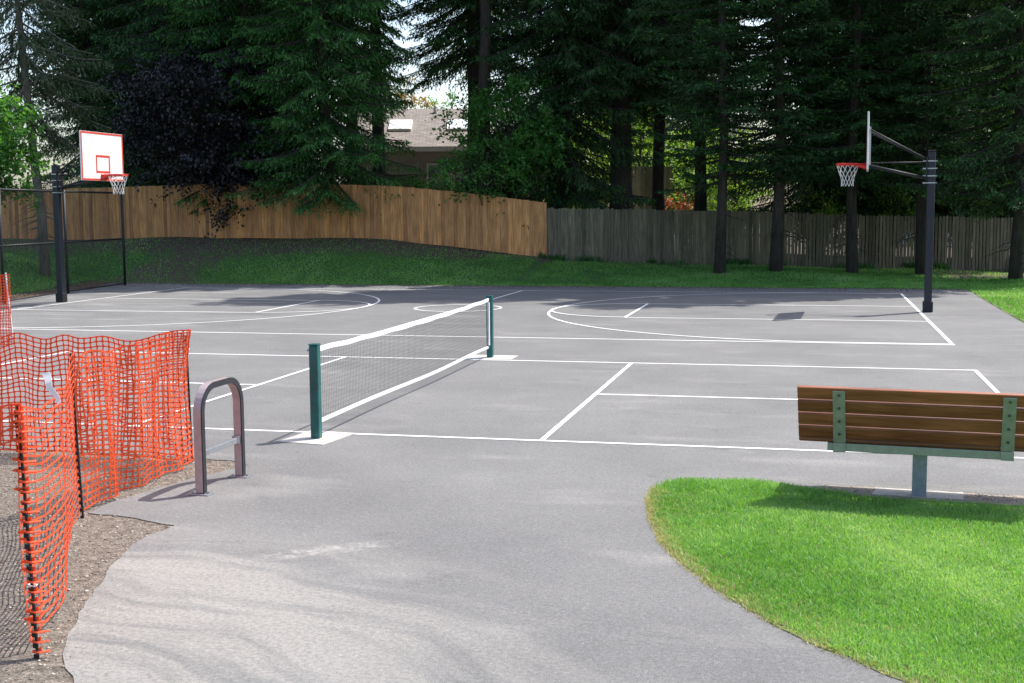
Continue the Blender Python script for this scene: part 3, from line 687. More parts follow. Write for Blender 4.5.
# ------------------------------------------------------------------ house
def house():
    c = at(425, 207, 62); z0 = float(hgt(c[0], c[1])); a = YAW+.02
    root = empty('house', (c[0], c[1], z0), a)
    ez, rz_, d = 4.85-z0, 6.95-z0, 5.6        # eave and ridge heights above the base, roof half depth
    hw = 4.6; x0, x1 = -2.9, 6.2
    m_ = MB(); m_.add([(x0,-d+.5,0),(x1,-d+.5,0),(x1,d-.5,0),(x0,d-.5,0),(x0,-d+.5,ez-.05),(x1,-d+.5,ez-.05),(x1,d-.5,ez-.05),(x0,d-.5,ez-.05),(x0,0,rz_-.3),(x1,0,rz_-.3)],
      [(0,1,5,4),(2,3,7,6),(1,2,6,9,5),(3,0,4,8,7)]); m_.build('wall', MT['siding'], root)
    sl = math.atan2(rz_-ez, d); Ls = math.hypot(rz_-ez, d)
    r = MB()
    for sgn in (-1, 1):
        r_ = [(x0-.4, sgn*d, ez), (x1+.4, sgn*d, ez), (x1+.4, 0, rz_), (x0-.4, 0, rz_)]; t = [(x, y, z+.12) for x, y, z in r_]
        fs = [(0,1,2,3),(7,6,5,4),(0,4,5,1),(1,5,6,2),(3,7,4,0)]
        r.add(r_+t, fs)
    roof = r.build('roof', MT['roof'], root)
    m_ = MB(); m_.box((x0-.4, -d-.05, ez-.1), (x1+.4, -d-.005, ez+.1)); m_.build('fascia', MT['trim'], root)
    def onroof(x, t): return Vector((x, -d+d*t, ez+(rz_-ez)*t+.12))
    for k, x in enumerate((-.95, 1.75)):
        fr = MB(); M_ = Matrix.Translation(onroof(x, .5)) @ Matrix.Rotation(sl, 4, 'X')
        fr.box((-.52,-.72,.0),(.52,.72,.13), mat=M_); f = fr.build('skylight', MT['trim'], root)
        gl = MB(); gl.box((-.45,-.64,.125),(.45,.64,.145), mat=M_); gl.build('pane', MT['skylight'], f)
    v = MB()
    v.tube([onroof(-1.9,.86), onroof(-1.9,.86)+Vector((0,0,.3))], .12, 10); v.build('roof_vent', MT['trim'], root)
    v = MB(); v.tube([onroof(.6,.88), onroof(.6,.88)+Vector((0,0,.3))], .1, 10); v.build('roof_vent', MT['trim'], root)
    # glazed doors beneath the eave
    for x in (.35, 1.55, 2.75):
        f = MB(); y = -d+.49
        for (a_, b_) in (((x, y-.05, .15), (x+.07, y-.003, 2.95)), ((x+1.07, y-.05, .15), (x+1.14, y-.003, 2.95)), ((x+.07, y-.05, 2.88), (x+1.07, y-.003, 2.95)), ((x+.07, y-.05, .15), (x+1.07, y-.003, .24))): f.box(a_, b_)
        fo = f.build('window', MT['trim'], root)
        p_ = MB(); p_.box((x+.07, y-.03, .24), (x+1.07, y-.008, 2.88)); p_.build('pane', MT['glass'], fo)
    cu = MB()
    n = 24
    cu.add([(-.9+.045*i, -d+.45+.03*math.sin(i*1.9), z) for z in (.3, 3.0) for i in range(n)], [(i, i+1, n+i+1, n+i) for i in range(n-1)]); cu.build('curtain', MT['curtain'], root)
    tag(root, 'single storey house with grey brown shingle roof and two skylights behind the cedar fence', 'house')
house()
def house2():
    c = at(975, 207, 72); root = empty('house', (c[0], c[1], 0), YAW)
    m_ = MB(); m_.box((-5, -4, 0), (5, 4, 6.3)); m_.build('wall', MT['trim'], root)
    r = MB(); r.add([(-5.4,-4.5,6.2),(5.4,-4.5,6.2),(5.4,4.5,6.2),(-5.4,4.5,6.2),(-5.4,0,8.3),(5.4,0,8.3)], [(0,1,5,4),(2,3,4,5),(1,2,5),(3,0,4),(0,3,2,1)]); r.build('roof', MT['rust'], root)
    tag(root, 'pale two storey house with red brown roof barely glimpsed through the trees at right', 'house')
house2()

# ------------------------------------------------------------------ basketball hoops
def torus(mb, c, R_, r, n=36, m=8, axis='z'):
    vs = []; 
    for i in range(n):
        a = 2*math.pi*i/n
        for j in range(m):
            b = 2*math.pi*j/m; q = R_+r*math.cos(b); vs.append((c[0]+q*math.cos(a), c[1]+q*math.sin(a), c[2]+r*math.sin(b)))
    mb.add(vs, [(i*m+j, ((i+1) % n)*m+j, ((i+1) % n)*m+(j+1) % m, i*m+(j+1) % m) for i in range(n) for j in range(m)])
def hoop(x, y, rz, label, bd=1.22):
    """local +X points from the pole to the court; pole at the origin; board face at X = reach"""
    root = empty('basketball_hoop', (x, y, 0), rz); reach = 1.27
    m_ = MB(); m_.box((-.075,-.075,0),(.075,.075,3.27)); pole = m_.build('pole', MT['navy'], root, bevel=.012)
    c_ = MB(); c_.box((-.078,-.078,3.272),(.078,.078,3.30)); c_.build('cap', MT['black'], root, bevel=.006)
    b_ = MB(); b_.box((-.10,-.10,.002),(.10,.10,.22)); b_.build('base_sleeve', MT['black'], root, bevel=.012)
    for z in (3.08, 2.93, 2.78, 2.64):
        k = MB(); k.box((-.115,-.095,z-.012),(-.077,.095,z+.012)); k.box((.077,-.095,z-.012),(.10,.095,z+.012))
        for s in (-1, 1):
            k.box((-.115, s*.086-.009, z-.0115), (.135, s*.086+.009, z+.0115)); k.tube([(.135, s*.086, z), (.165, s*.086, z)], .016, 6)
        k.build('clamp_band', MT['zinc'], root)
    for s in (-1, 1):
        a = MB(); a.tube([(.11, s*.09, 3.12), (reach-.05, s*.42, 3.72)], .021, 8); a.build('upper_arm', MT['black'], root, True)
        a = MB(); a.tube([(.11, s*.09, 2.74), (reach-.05, s*.30, 3.00)], .027, 8); a.build('lower_arm', MT['black'], root, True)
    a = MB(); a.tube([(.11, 0, 3.06), (reach-.045, 0, 3.06)], .014, 8); a.build('tie_rod', MT['black'], root, True)
    gs = MB(); gs.box((.078,-.13,2.68),(.11,.13,3.16)); gs.build('mounting_plate', MT['black'], root, bevel=.004)
    bh = 1.14; z0 = 2.905; z1 = z0+bh; hw = .915
    b = MB(); b.box((reach-.035,-hw,z0),(reach,hw,z1)); bo = b.build('backboard', MT['boardwhite'], root, bevel=.008)
    # frame on the back of the board
    fb = MB()
    for (ya, yb, za, zb) in ((-hw+.05, hw-.05, 3.0, 3.05), (-hw+.05, hw-.05, 3.70, 3.75)): fb.box((reach-.075, ya, za), (reach-.037, yb, zb))
    for s in (-1, 1): fb.box((reach-.074, s*.42-.025, 3.052), (reach-.038, s*.42+.025, 3.698))
    fb.build('back_frame', MT['zinc'], bo)
    l = MB(); t = .05; X0, X1 = reach+.001, reach+.004
    l.box((X0,-hw+.005,z0+.005),(X1,hw-.005,z0+t)); l.box((X0,-hw+.005,z1-t),(X1,hw-.005,z1-.005))
    l.box((X0,-hw+.005,z0+t),(X1,-hw+t,z1-t)); l.box((X0,hw-t,z0+t),(X1,hw-.005,z1-t))
    l.build('border', MT['boardred'], bo)
    l = MB(); q0, q1, w2 = 3.05+.04, 3.05+.46, .305
    l.box((X0,-w2,q1-.05),(X1,w2,q1)); l.box((X0,-w2,q0),(X1,w2,q0+.05)); l.box((X0,-w2,q0+.05),(X1,-w2+.05,q1-.05)); l.box((X0,w2-.05,q0+.05),(X1,w2,q1-.05))
    l.build('target_square', MT['boardred'], bo)
    rc = reach+.15+.23
    rm = MB(); torus(rm, (rc, 0, 3.05), .232, .011); torus(rm, (rc, 0, 3.02), .232, .010)
    rm.box((reach+.005,-.11,2.92),(reach+.02,.11,3.07)); rm.box((reach+.02,-.10,3.035),(reach+.20,.10,3.055))
    for s in (-1, 1):
        rm.add([(reach+.02, s*.09, 2.93), (reach+.02, s*.09, 3.034), (reach+.30, s*.20, 3.034), (reach+.02, s*.10, 2.93), (reach+.02, s*.10, 3.034), (reach+.30, s*.21, 3.034)], [(0,2,1),(3,4,5),(0,3,5,2),(1,2,5,4)])
        rm.tube([(reach+.02, s*.1, 3.04), (rc, s*.235, 3.05)], .011, 6)
    ro = rm.build('rim', MT['hoopred'], root, True)
    nm = MB(); N = 12; lv = [(3.035,.225),(2.94,.20),(2.85,.165),(2.76,.135),(2.67,.12),(2.59,.125)]
    def P(i, k): a = 2*math.pi*(i+.5*(k % 2))/N; z, rr_ = lv[k]; return (rc+rr_*math.cos(a), rr_*math.sin(a), z+.006*math.sin(i*2.3+k))
    for k in range(len(lv)-1):
        for i in range(N):
            j = i if k % 2 == 0 else i+1
            nm.tube([P(i, k), P(i, k+1)], .0048, 4, False); nm.tube([P(i+(1 if k % 2 == 0 else 1), k), P(i+(0 if k % 2 == 0 else 1)+(0 if k % 2 == 0 else 0), k+1)] if k % 2 == 0 else [P(i, k), P(i+1, k+1)], .0048, 4, False)
    for k in (1, 3): pass
    nm.build('net', MT['cord'], root)
    return tag(root, label, 'basketball hoop', 'basketball hoops at the two ends of the court')
hoop(6.91, 12.68, math.pi-R(2.4), 'basketball hoop on the right with its backboard seen edge on')
hoop(-13.15, 12.73, 0, 'basketball hoop on the left with red bordered white backboard facing the court')

# ------------------------------------------------------------------ pickleball net
def net():
    root = empty('court_net', (0, 0, 0)); yp = 3.35
    for s in (-1, 1):
        m_ = MB(); m_.box((-.045, s*yp-.045, .007), (.045, s*yp+.045, .895)); po = m_.build('post', MT['teal'], root, bevel=.012)
        k = MB()
        k.tube([(-.047, s*yp, .85), (-.075, s*yp, .85)], .014, 8); k.build('crank_bolt', MT['zinc'], po)
        c_ = MB(); c_.box((-.047, s*yp-.047, .897), (.047, s*yp+.047, .912)); c_.build('cap', MT['teal'], po, bevel=.006)
    ye = yp-.075; nseg = 75
    def top(y): return .845+.032*(y/ye)**2-.004*math.sin(y*7)
    def bot(y): return .135-.01*math.cos(y*1.2)
    ys_ = np.linspace(-ye, ye, nseg+1); sway = lambda y, z: .012*math.sin(y*1.6)*(1-z)
    t = MB()
    def strip(za, zb, th):
        vs = []
        for y in ys_:
            a, b = za(y), zb(y); x = sway(y, a)
            vs += [(x-th, y, a), (x+th, y, a), (x+th, y, b), (x-th, y, b)]
        fs = []
        for i in range(nseg):
            for k in range(4): fs.append((4*i+k, 4*i+(k+1) % 4, 4*i+4+(k+1) % 4, 4*i+4+k))
        fs += [(3,2,1,0), tuple(4*nseg+k for k in range(4))]
        m_ = MB(); m_.add(vs, fs); return m_
    strip(lambda y: top(y)-.045, top, .006).build('top_tape', MT['tape'], root)
    strip(bot, lambda y: bot(y)+.036, .005).build('bottom_tape', MT['tape'], root)
    for s in (-1, 1):
        m_ = MB(); m_.box((-.014, s*ye-.02, .19), (.014, s*ye+.02, .82)); m_.build('side_tape', MT['tape'], root)
        for z in (.86, .16, .5):
            m_ = MB(); m_.tube([(0, s*ye, z), (0, s*yp-s*.04, z+.008)], .004, 5); m_.build('lacing', MT['tape'], root)
    n_ = MB(); st = .045
    y = -ye+st
    while y < ye-.01:
        n_.tube([(sway(y, .2), y, bot(y)+.04), (sway(y, .5), y, .5), (sway(y, .85), y, top(y)-.04)], .0013, 3, False); y += st
    z = .2
    while z < .81:
        n_.tube([(sway(y, z), y, z+(top(y)-.875)*(z-.1)) for y in np.linspace(-ye, ye, 30)], .0013, 3, False); z += st
    n_.build('mesh', MT['netblack'], root)
    tag(root, 'low court net with white tape strung between two teal green posts', 'net')
net()
for (q, lab) in (([(-.42,-3.47),(-.07,-3.83),(.42,-3.62),(.40,-3.05),(-.02,-2.95)], None), (None, None)):
    pass
def pad(name, pts, h, mat, z0=.0):
    mb = MB(); n = len(pts); vs = [(x, y, z0) for x, y in pts]+[(x, y, h) for x, y in pts]
    mb.add(vs, [tuple(range(n, 2*n))]+[(i, (i+1) % n, n+(i+1) % n, n+i) for i in range(n)])
    o = mb.build(name, MT[mat]); o['kind'] = 'structure'; return o
pad('concrete_pad', [(-.30,-3.58),(.19,-3.66),(.27,-3.02),(-.22,-2.96)], .006, 'concrete')
pad('concrete_pad', [(-.36,3.12),(.36,3.12),(.36,3.62),(-.36,3.62)], .006, 'concrete')

# ------------------------------------------------------------------ bike rack
def rack():
    root = empty('bike_rack', (.035, -5.43, 0), R(-1)); hw, H, rd = .33, .825, .20
    path = [(0, -hw, .012), (0, -hw, H-rd)]
    for k in range(1, 9): a = math.pi/2*k/8; path.append((0, -hw+rd-rd*math.cos(a), H-rd+rd*math.sin(a)))
    path.append((0, hw-rd, H))
    for k in range(1, 9): a = math.pi/2*k/8; path.append((0, hw-rd+rd*math.sin(a), H-rd+rd*math.cos(a)))
    path.append((0, hw, .012))
    def sweep(x0, x1, th, off=0):
        vs = []; n = len(path)
        for i, p in enumerate(path):
            a = Vector(path[max(i-1, 0)]); b = Vector(path[min(i+1, n-1)]); d = (b-a).normalized(); nr = Vector((0, -d.z, d.y))
            c = Vector(p)
            vs += [c+nr*th/2+Vector((x0, 0, 0)), c+nr*th/2+Vector((x1, 0, 0)), c-nr*th/2+Vector((x1, 0, 0)), c-nr*th/2+Vector((x0, 0, 0))]
        fs = []
        for i in range(n-1):
            for k in range(4): fs.append((4*i+k, 4*i+(k+1) % 4, 4*i+4+(k+1) % 4, 4*i+4+k))
        fs += [(3,2,1,0), tuple(4*(n-1)+k for k in range(4))]
        m_ = MB(); m_.add(vs, fs); return m_
    sweep(-.036, .030, .042).build('frame', MT['rackmauve'], root, bevel=.003)
    sweep(.0305, .040, .046).build('edge_strip', MT['rackblack'], root)
    m_ = MB(); m_.box((-.02, -hw+.028, .29), (.02, hw-.061, .335)); m_.build('crossbar', MT['racktop'], root, bevel=.003)
    m_ = MB(); m_.box((-.035, hw-.06, .28), (.025, hw-.024, .345)); m_.build('bracket', MT['racktop'], root, bevel=.003)
    for s in (-1, 1):
        m_ = MB(); m_.box((-.085, s*hw-.055, .001), (.085, s*hw+.055, .009)); pl = m_.build('foot_plate', MT['racktop'], root, bevel=.002)
        for dx in (-.065, .065):
            b_ = MB(); b_.tube([(dx, s*hw, .011), (dx, s*hw, .022)], .011, 6); b_.build('bolt', MT['zinc'], pl)
    tag(root, 'inverted U bike rack of mauve steel with dark edges beside the orange netting', 'bike rack')
rack()

# ------------------------------------------------------------------ bench
def bench():
    root = empty('park_bench', (5.39, -4.76, 0), R(-5.6)); L0, L1 = -.872, .935
    m_ = MB(); m_.box((-.052,-.052,.002),(.052,.052,.372)); m_.build('post', MT['benchpost'], root, bevel=.006)
    m_ = MB(); m_.box((-.13,-.13,.373),(.13,.17,.385)); m_.build('mounting_plate', MT['benchpost'], root, bevel=.003)
    m_ = MB(); m_.box((-.66,-.185,.352),(.632,-.135,.412)); m_.build('rear_beam', MT['benchgreen'], root, bevel=.004)
    m_ = MB(); m_.box((-.66,.24,.352),(.632,.29,.412)); m_.build('front_beam', MT['benchgreen'], root, bevel=.004)
    m_ = MB(); m_.box((-.05,-.134,.387),(.05,.239,.427)); m_.build('cross_beam', MT['benchgreen'], root, bevel=.004)
    lean = R(22); base = Vector((0, -.185, .438))
    def bk(y, z): # along-thickness y, height z on the leaning back -> world-local
        return base+Vector((0, -math.sin(lean)*z+math.cos(lean)*y, math.cos(lean)*z+math.sin(lean)*y))
    Mb = Matrix.Translation(base) @ Matrix.Rotation(lean, 4, 'X')
    for k in range(4):
        m_ = MB(); z = .008+k*.111; m_.box((L0, 0, z), (L1, .036, z+.099), tint=[.35,.55,.3,.6][k], mat=Mb); m_.build('back_slat', MT['benchwood'], root, bevel=.007)
    # rear edge slat curving under
    m_ = MB(); m_.box((L0, -.182, .415), (L1, -.10, .453), tint=.15); m_.build('seat_slat', MT['benchwood'], root, bevel=.012)
    for k in range(4):
        y = -.065+k*.103; m_ = MB(); m_.box((L0, y, .429-.004*k), (L1, y+.094, .467-.004*k), tint=.3+.1*k); m_.build('seat_slat', MT['benchwood'], root, bevel=.007)
    for xc in (-.572, .597):
        m_ = MB(); hwid = .045
        prof = [(-.285-.012, .36), (-.297, .425)]
        m_.box((-hwid, -.010, -.02), (hwid, -.001, .418), mat=Matrix.Translation(Vector((xc, 0, 0))) @ Mb)
        m_.box((xc-hwid, -.197, .349), (xc+hwid, -.187, .415))
        m_.box((xc-hwid, -.134, .412), (xc+hwid, .35, .4235))
        # side flanges
        for s in (-1, 1): m_.box((s*hwid-.004, -.0095, .0), (s*hwid+.004, .03, .010), mat=Matrix.Translation(Vector((xc, 0, 0))) @ Mb)
        m_.tube([Vector((xc-hwid, 0, 0))+(Mb @ Vector((0, -.0055, .418))), Vector((xc+hwid, 0, 0))+(Mb @ Vector((0, -.0055, .418)))], .0048, 8)
        st = m_.build('strap', MT['benchgreen'], root, bevel=.002)
        for zz in (.058, .168, .28, .39):
            b_ = MB(); q = Vector((xc, 0, 0)); b_.tube([q+(Mb @ Vector((0, -.010, zz))), q+(Mb @ Vector((0, -.017, zz)))], .011, 8); b_.build('bolt', MT['bolt'], st)
    tag(root, 'wooden slatted bench with green steel straps seen from behind at the lawn edge', 'bench')
bench()
pad('concrete_footing', rough_edge([(5.05,-4.80),(5.7,-4.84),(5.72,-4.60),(5.08,-4.56)], .012, .08, 5, True), .016, 'concrete')
pad('soil_strip', rough_edge([(4.45,-4.60),(5.0,-4.86),(6.2,-4.98),(7.4,-5.0),(7.4,-4.66),(5.7,-4.62),(4.75,-4.52)], .03, .08, 6, True), .013, 'palesoil' if 'palesoil' in MT else 'pebble')

# ------------------------------------------------------------------ orange safety netting
def ribbons(node, wu, wv, th, nu, nv, skip=None, dbl=True):
    """open plastic mesh: node[i][j] positions; flat straps between neighbours with real thickness"""
    mb = MB()
    def nrm(i, j):
        a = node[min(i+1, nu-1)][j]-node[max(i-1, 0)][j]; b = node[i][min(j+1, nv-1)]-node[i][max(j-1, 0)]
        n = a.cross(b); return n.normalized() if n.length > 1e-9 else Vector((1, 0, 0))
    def strap(p, q, n, w0, w1):
        d = (q-p); s = d.cross(n)
        if s.length < 1e-9: return
        s.normalize(); n2 = n*th; m = (p+q)/2
        # straps neck in the middle the way stretched plastic mesh does
        vs = [p-s*w0, p+s*w0, m+s*w1, q+s*w0, q-s*w0, m-s*w1]; bk_ = [v-n2 for v in vs]
        mb.add([v+n2 for v in vs]+bk_, [(0,1,2,5),(5,2,3,4),(8,7,6,11),(9,8,11,10),(0,5,11,6),(5,4,10,11),(1,7,8,2),(2,8,9,3)])
    for i in range(nu):
        for j in range(nv):
            if skip and skip(i, j): continue
            n = nrm(i, j); p = node[i][j]
            if i < nu-1 and not (skip and skip(i+1, j)): strap(p, node[i+1][j], n, wu*1.35, wu)
            if j < nv-1 and not (skip and skip(i, j+1)): strap(p, node[i][j+1], n, wv*1.35, wv)
    return mb
def noise1(seed, n, amp, smooth=5):
    r_ = np.random.default_rng(seed); a = r_.normal(0, 1, n+smooth*4); k = np.hanning(smooth*2+1); k /= k.sum()
    return (np.convolve(a, k, 'same')[smooth*2:smooth*2+n]*amp*math.sqrt(smooth))
def fence_net(path, seed, cell=.05, bulge=.03, lean=0):
    """path: list of (x, y, ztop, zbot) control points joined by smooth interpolation"""
    P = np.array(path, float); seg = np.r_[0, np.cumsum(np.hypot(np.diff(P[:, 0]), np.diff(P[:, 1])))]
    L = seg[-1]; nu = int(L/cell)+1; nv = 25; s = np.linspace(0, L, nu)
    C_ = [np.interp(s, seg, P[:, k]) for k in range(4)]
    tx = np.gradient(C_[0]); ty = np.gradient(C_[1]); tl = np.hypot(tx, ty); nx_, ny_ = -ty/tl, tx/tl
    o1 = noise1(seed, nu, bulge, 4); o2 = noise1(seed+1, nu, bulge*1.3, 6); o3 = noise1(seed+2, nu, bulge*.6, 2); zt = noise1(seed+3, nu, .018, 4); zb_ = noise1(seed+4, nu, .02, 5); sh = noise1(seed+5, nu, .02, 3)
    node = []
    for i in range(nu):
        col = []
        for j in range(nv):
            v = j/(nv-1); z = (C_[3][i]+zb_[i]*.5)*(1-v)+(C_[2][i]+zt[i])*v
            z += .008*math.sin(i*.55+j*.8)*math.sin(math.pi*v)
            off = o1[i]*(1-v)+o2[i]*math.sin(math.pi*v)+o3[i]*v
            ds = sh[i]*math.sin(v*5+i*.1)+.004*math.sin(j*2.1+i)
            col.append(Vector((C_[0][i]+nx_[i]*off+tx[i]/tl[i]*ds, C_[1][i]+ny_[i]*off+ty[i]/tl[i]*ds, max(.012, z))))
        node.append(col)
    return node, nu, nv
def orange():
    root = empty('safety_fence', (0, 0, 0))
    # near panel: two stakes, netting slack between them
    A = [(.845,-9.13,1.21,.05),(.72,-8.80,1.17,.04),(.48,-8.3,1.12,.05),(.20,-7.8,1.10,.06),(-.10,-7.3,1.10,.05),(-.36,-6.85,1.12,.03),(-.55,-6.50,1.16,.02)]
    # bows towards the path
    node, nu, nv = fence_net(A, 3, .13, .022)
    Bp = [(-.55,-6.50,1.16,.02),(-.52,-6.1,1.13,.03),(-.55,-5.6,1.15,.02),(-.60,-5.1,1.14,.03),(-.615,-4.60,1.13,.02)]
    n2, nu2, _ = fence_net(Bp, 13, .047, .05)
    ribbons(node, .0046, .0050, .0012, nu, nv).build('netting', MT['orange'], root)
    n2[0] = list(node[-1])
    ribbons(n2, .0054, .0060, .0012, nu2, nv).build('netting', MT['orange'], root)
    Cp = [(-.615,-4.60,1.13,.02),(-1.2,-4.60,1.08,.03),(-1.9,-4.55,1.06,.03),(-2.6,-4.56,1.04,.02),(-3.4,-4.5,1.08,.02),(-4.6,-4.5,1.1,.02)]
    n3, nu3, _ = fence_net(Cp, 23, .058, .03); n3[0] = list(n2[-1])
    ribbons(n3, .0052, .0062, .0012, nu3, nv).build('netting', MT['orange'], root)
    # torn end wrapped round the first stake with ragged straps poking out, and a folded flap
    fl = MB(); rr = random.Random(4)
    for k in range(25):
        z = .03+k*.049; x = .92-.095*(z/1.23); y = -9.2+.08*(z/1.23); L = rr.uniform(.025, .085)
        for s in (0,):
            p = Vector((x+.01, y+.02, z)); q = p+Vector((-L*.9, -L*.25, rr.uniform(-.012, .012))); w_ = Vector((0, 0, .019)); t_2 = Vector((.0, .0015, 0))
            fl.add([p-w_+t_2, q-w_*.25+t_2, q+w_*.25+t_2, p+w_+t_2, p-w_-t_2, q-w_*.25-t_2, q+w_*.25-t_2, p+w_-t_2], [(0,1,2,3),(7,6,5,4),(0,4,5,1),(1,5,6,2),(2,6,7,3)])
            q2 = Vector((x-.012, y-.022, z+.003)); p2 = Vector((x+.05, y+.03, z-.004))
            fl.tube([Vector((x-.018, y, z)), q2, Vector((x+.02, y-.018, z)), p2], .006, 4, False)
    fl.build('torn_edge', MT['orange'], root)
    fn = []; nuf, nvf = 6, 5
    for i in range(nuf):
        fn.append([Vector((.84-.05*i, -9.13+.012*math.sin(i*1.3+j*.5)-.01*i, 1.24-.05*j-.012*i-.010*math.sin(i*.9)*j*.4+.012*math.sin(j+i))) for j in range(nvf)])
    ribbons(fn, .0045, .005, .0012, nuf, nvf, skip=lambda i, j: j > 4.2-i*.35).build('folded_flap', MT['orange'], root)
    def tie(x, y, z):
        m_ = MB(); m_.tube([(x+.02*math.cos(a), y+.02*math.sin(a), z+.002*math.sin(3*a)) for a in np.linspace(0, 6.28, 12)], .0035, 4, False); m_.build('tie', MT['ribbon'], root)
    stakes = [((.92,-9.2),(.80,-9.095),1.24), ((-.46,-6.60),(-.55,-6.53),1.17), ((-.665,-4.565),(-.70,-4.54),1.10), ((-2.62,-4.52),(-2.62,-4.52),1.08), ((-4.6,-4.46),(-4.6,-4.46),1.1)]
    for (a, b, h) in stakes:
        m_ = MB(); p, q = Vector((*a, -.05)), Vector((*b, h)); n = 24
        m_.tube([p, q], .008, 6)
        for k in range(1, n):         # studs of a T post
            c = p.lerp(q, k/n); m_.box((c.x-.0125, c.y-.015, c.z-.012), (c.x+.0125, c.y-.004, c.z+.012))
        m_.build('stake', MT['stake'], root)
    tie(-.585, -6.482, .95); tie(.81, -9.1, 1.1); tie(.885, -9.165, .35); tie(-.69,-4.55,.98)
    tag(root, 'sagging orange plastic mesh fence on dark stakes around the dirt patch in the foreground', 'safety fence')
    r2 = empty('safety_fence', (0, 0, 0))
    a = at(12.5, 342, 20.6); dx = -.985; dy = .02
    Dp = [(a[0], a[1], 1.17, .02), (a[0]-1.0, a[1]+.03, 1.12, .02), (a[0]-2.2, a[1], 1.14, .02)]
    n4, nu4, _ = fence_net(Dp, 33, .05, .02)
    ribbons(n4, .006, .007, .0012, nu4, nv).build('netting', MT['orange'], r2)
    for x in (a[0]+.01, a[0]-2.2):
        m_ = MB(); m_.tube([(x, a[1]+.02, -.05), (x-.09, a[1]+.02, 1.2)], .012, 6); m_.build('stake', MT['ribbon'], r2)
    tag(r2, 'distant end of orange mesh fence at the left edge near the hoop pole', 'safety fence')
orange()
def ribbon():
    mb = MB(); n = 14; vs = []
    a = Vector((at(44, 373, 6.9))); b = Vector((at(58, 404, 6.85)))
    for i in range(n):
        t = i/(n-1); c = a.lerp(b, t)+Vector((.006*math.sin(t*9), .008*math.cos(t*7), .01*math.sin(t*math.pi)))
        wv_ = Vector((.022*(1-.65*t), .004, .006)); vs += [c-wv_, c+wv_, c+wv_+Vector((0, .0012, 0)), c-wv_+Vector((0, .0012, 0))]
    fs = []
    for i in range(n-1):
        for k in range(4): fs.append((4*i+k, 4*i+(k+1) % 4, 4*i+4+(k+1) % 4, 4*i+4+k))
    mb.add(vs, fs); o = mb.build('ribbon', MT['ribbon'])
    tag(o, 'short pale flagging ribbon caught on top of the near orange netting', 'ribbon')
ribbon()

# ------------------------------------------------------------------ grass, gravel and litter
def inside(px, py, poly):
    poly = np.array(poly); r_ = np.zeros(len(px), bool); n = len(poly); j = n-1
    for i in range(n):
        xi, yi = poly[i]; xj, yj = poly[j]
        c = ((yi > py) != (yj > py)) & (px < (xj-xi)*(py-yi)/((yj-yi) if yj != yi else 1e-9)+xi); r_ ^= c; j = i
    return r_
def edge_dist(px, py, poly):
    poly = np.array(poly); d = np.full(len(px), 1e9)
    for a, b in zip(poly, np.roll(poly, -1, 0)):
        ab = b-a; L2 = ab@ab
        if L2 < 1e-12: continue
        t = np.clip(((px-a[0])*ab[0]+(py-a[1])*ab[1])/L2, 0, 1); d = np.minimum(d, np.hypot(px-a[0]-t*ab[0], py-a[1]-t*ab[1]))
    return d
def vnoise(x, y, s, seed):
    r_ = np.random.default_rng(seed); G = r_.random((64, 64)); u = x/s; v = y/s; i = np.floor(u).astype(int); j = np.floor(v).astype(int); fu = u-i; fv = v-j
    fu = fu*fu*(3-2*fu); fv = fv*fv*(3-2*fv); g_ = lambda a, b: G[a % 64, b % 64]
    return (g_(i, j)*(1-fu)+g_(i+1, j)*fu)*(1-fv)+(g_(i, j+1)*(1-fu)+g_(i+1, j+1)*fu)*fv
def blades(name, x, y, z, hgt_, wid, tint, mat, lean=.45, label='', cat='grass', seed=1):
    r_ = np.random.default_rng(seed); n = len(x); b = np.stack([x, y, z], 1)
    a = r_.uniform(0, 2*np.pi, n); s = np.stack([np.cos(a), np.sin(a), np.zeros(n)], 1)*wid[:, None]/2
    la = r_.uniform(0, 2*np.pi, n); ln_ = np.abs(r_.normal(0, lean, n)); dv = np.stack([np.cos(la)*ln_, np.sin(la)*ln_, np.ones(n)], 1)
    mid = b+dv*np.array([.6, .6, 1])*(hgt_*.55)[:, None]; tip = b+dv*hgt_[:, None]*np.array([1.25, 1.25, .92])
    v = np.stack([b-s, b+s, mid+s*.75, mid-s*.75, tip], 1).reshape(-1, 3)
    k = np.arange(n)*5
    f4 = np.stack([k, k+1, k+2, k+3], 1); f3 = np.stack([k+3, k+2, k+4], 1)
    me = bpy.data.meshes.new(name); me.vertices.add(5*n); me.vertices.foreach_set('co', v.astype(np.float32).ravel())
    li = np.concatenate([f4, f3], 1).ravel().astype(np.int32); me.loops.add(len(li)); me.loops.foreach_set('vertex_index', li)
    me.polygons.add(2*n); st = np.stack([np.arange(n)*7, np.arange(n)*7+4], 1).ravel().astype(np.int32); me.polygons.foreach_set('loop_start', st); me.update(calc_edges=True)
    at_r = me.attributes.new('tint', 'FLOAT', 'POINT'); at_r.data.foreach_set('value', np.repeat(np.clip(tint, 0, 1), 5).astype(np.float32))
    me.materials.append(mat); o = link(bpy.data.objects.new(name, me)); tag(o, label, cat, kind='stuff'); return o
# near lawn
n = 520000
x = rng.uniform(3.3, 8.2, n); y = rng.uniform(-11, -4.3, n)
dcam = np.hypot(x-CAM[0], y-CAM[1]); m = inside(x, y, LAWN) & (rng.random(n) < np.clip(6.0/dcam, .35, 1))
x, y = x[m], y[m]; ed = edge_dist(x, y, LAWN); vn = vnoise(x, y, .5, 1)*.5+vnoise(x, y, .16, 2)*.3+vnoise(x, y, 1.3, 3)*.2
keep = rng.random(len(x)) < np.clip(ed/.16+.18, 0, 1)*np.clip(.55+vn, 0, 1); x, y, ed, vn = x[keep], y[keep], ed[keep], vn[keep]
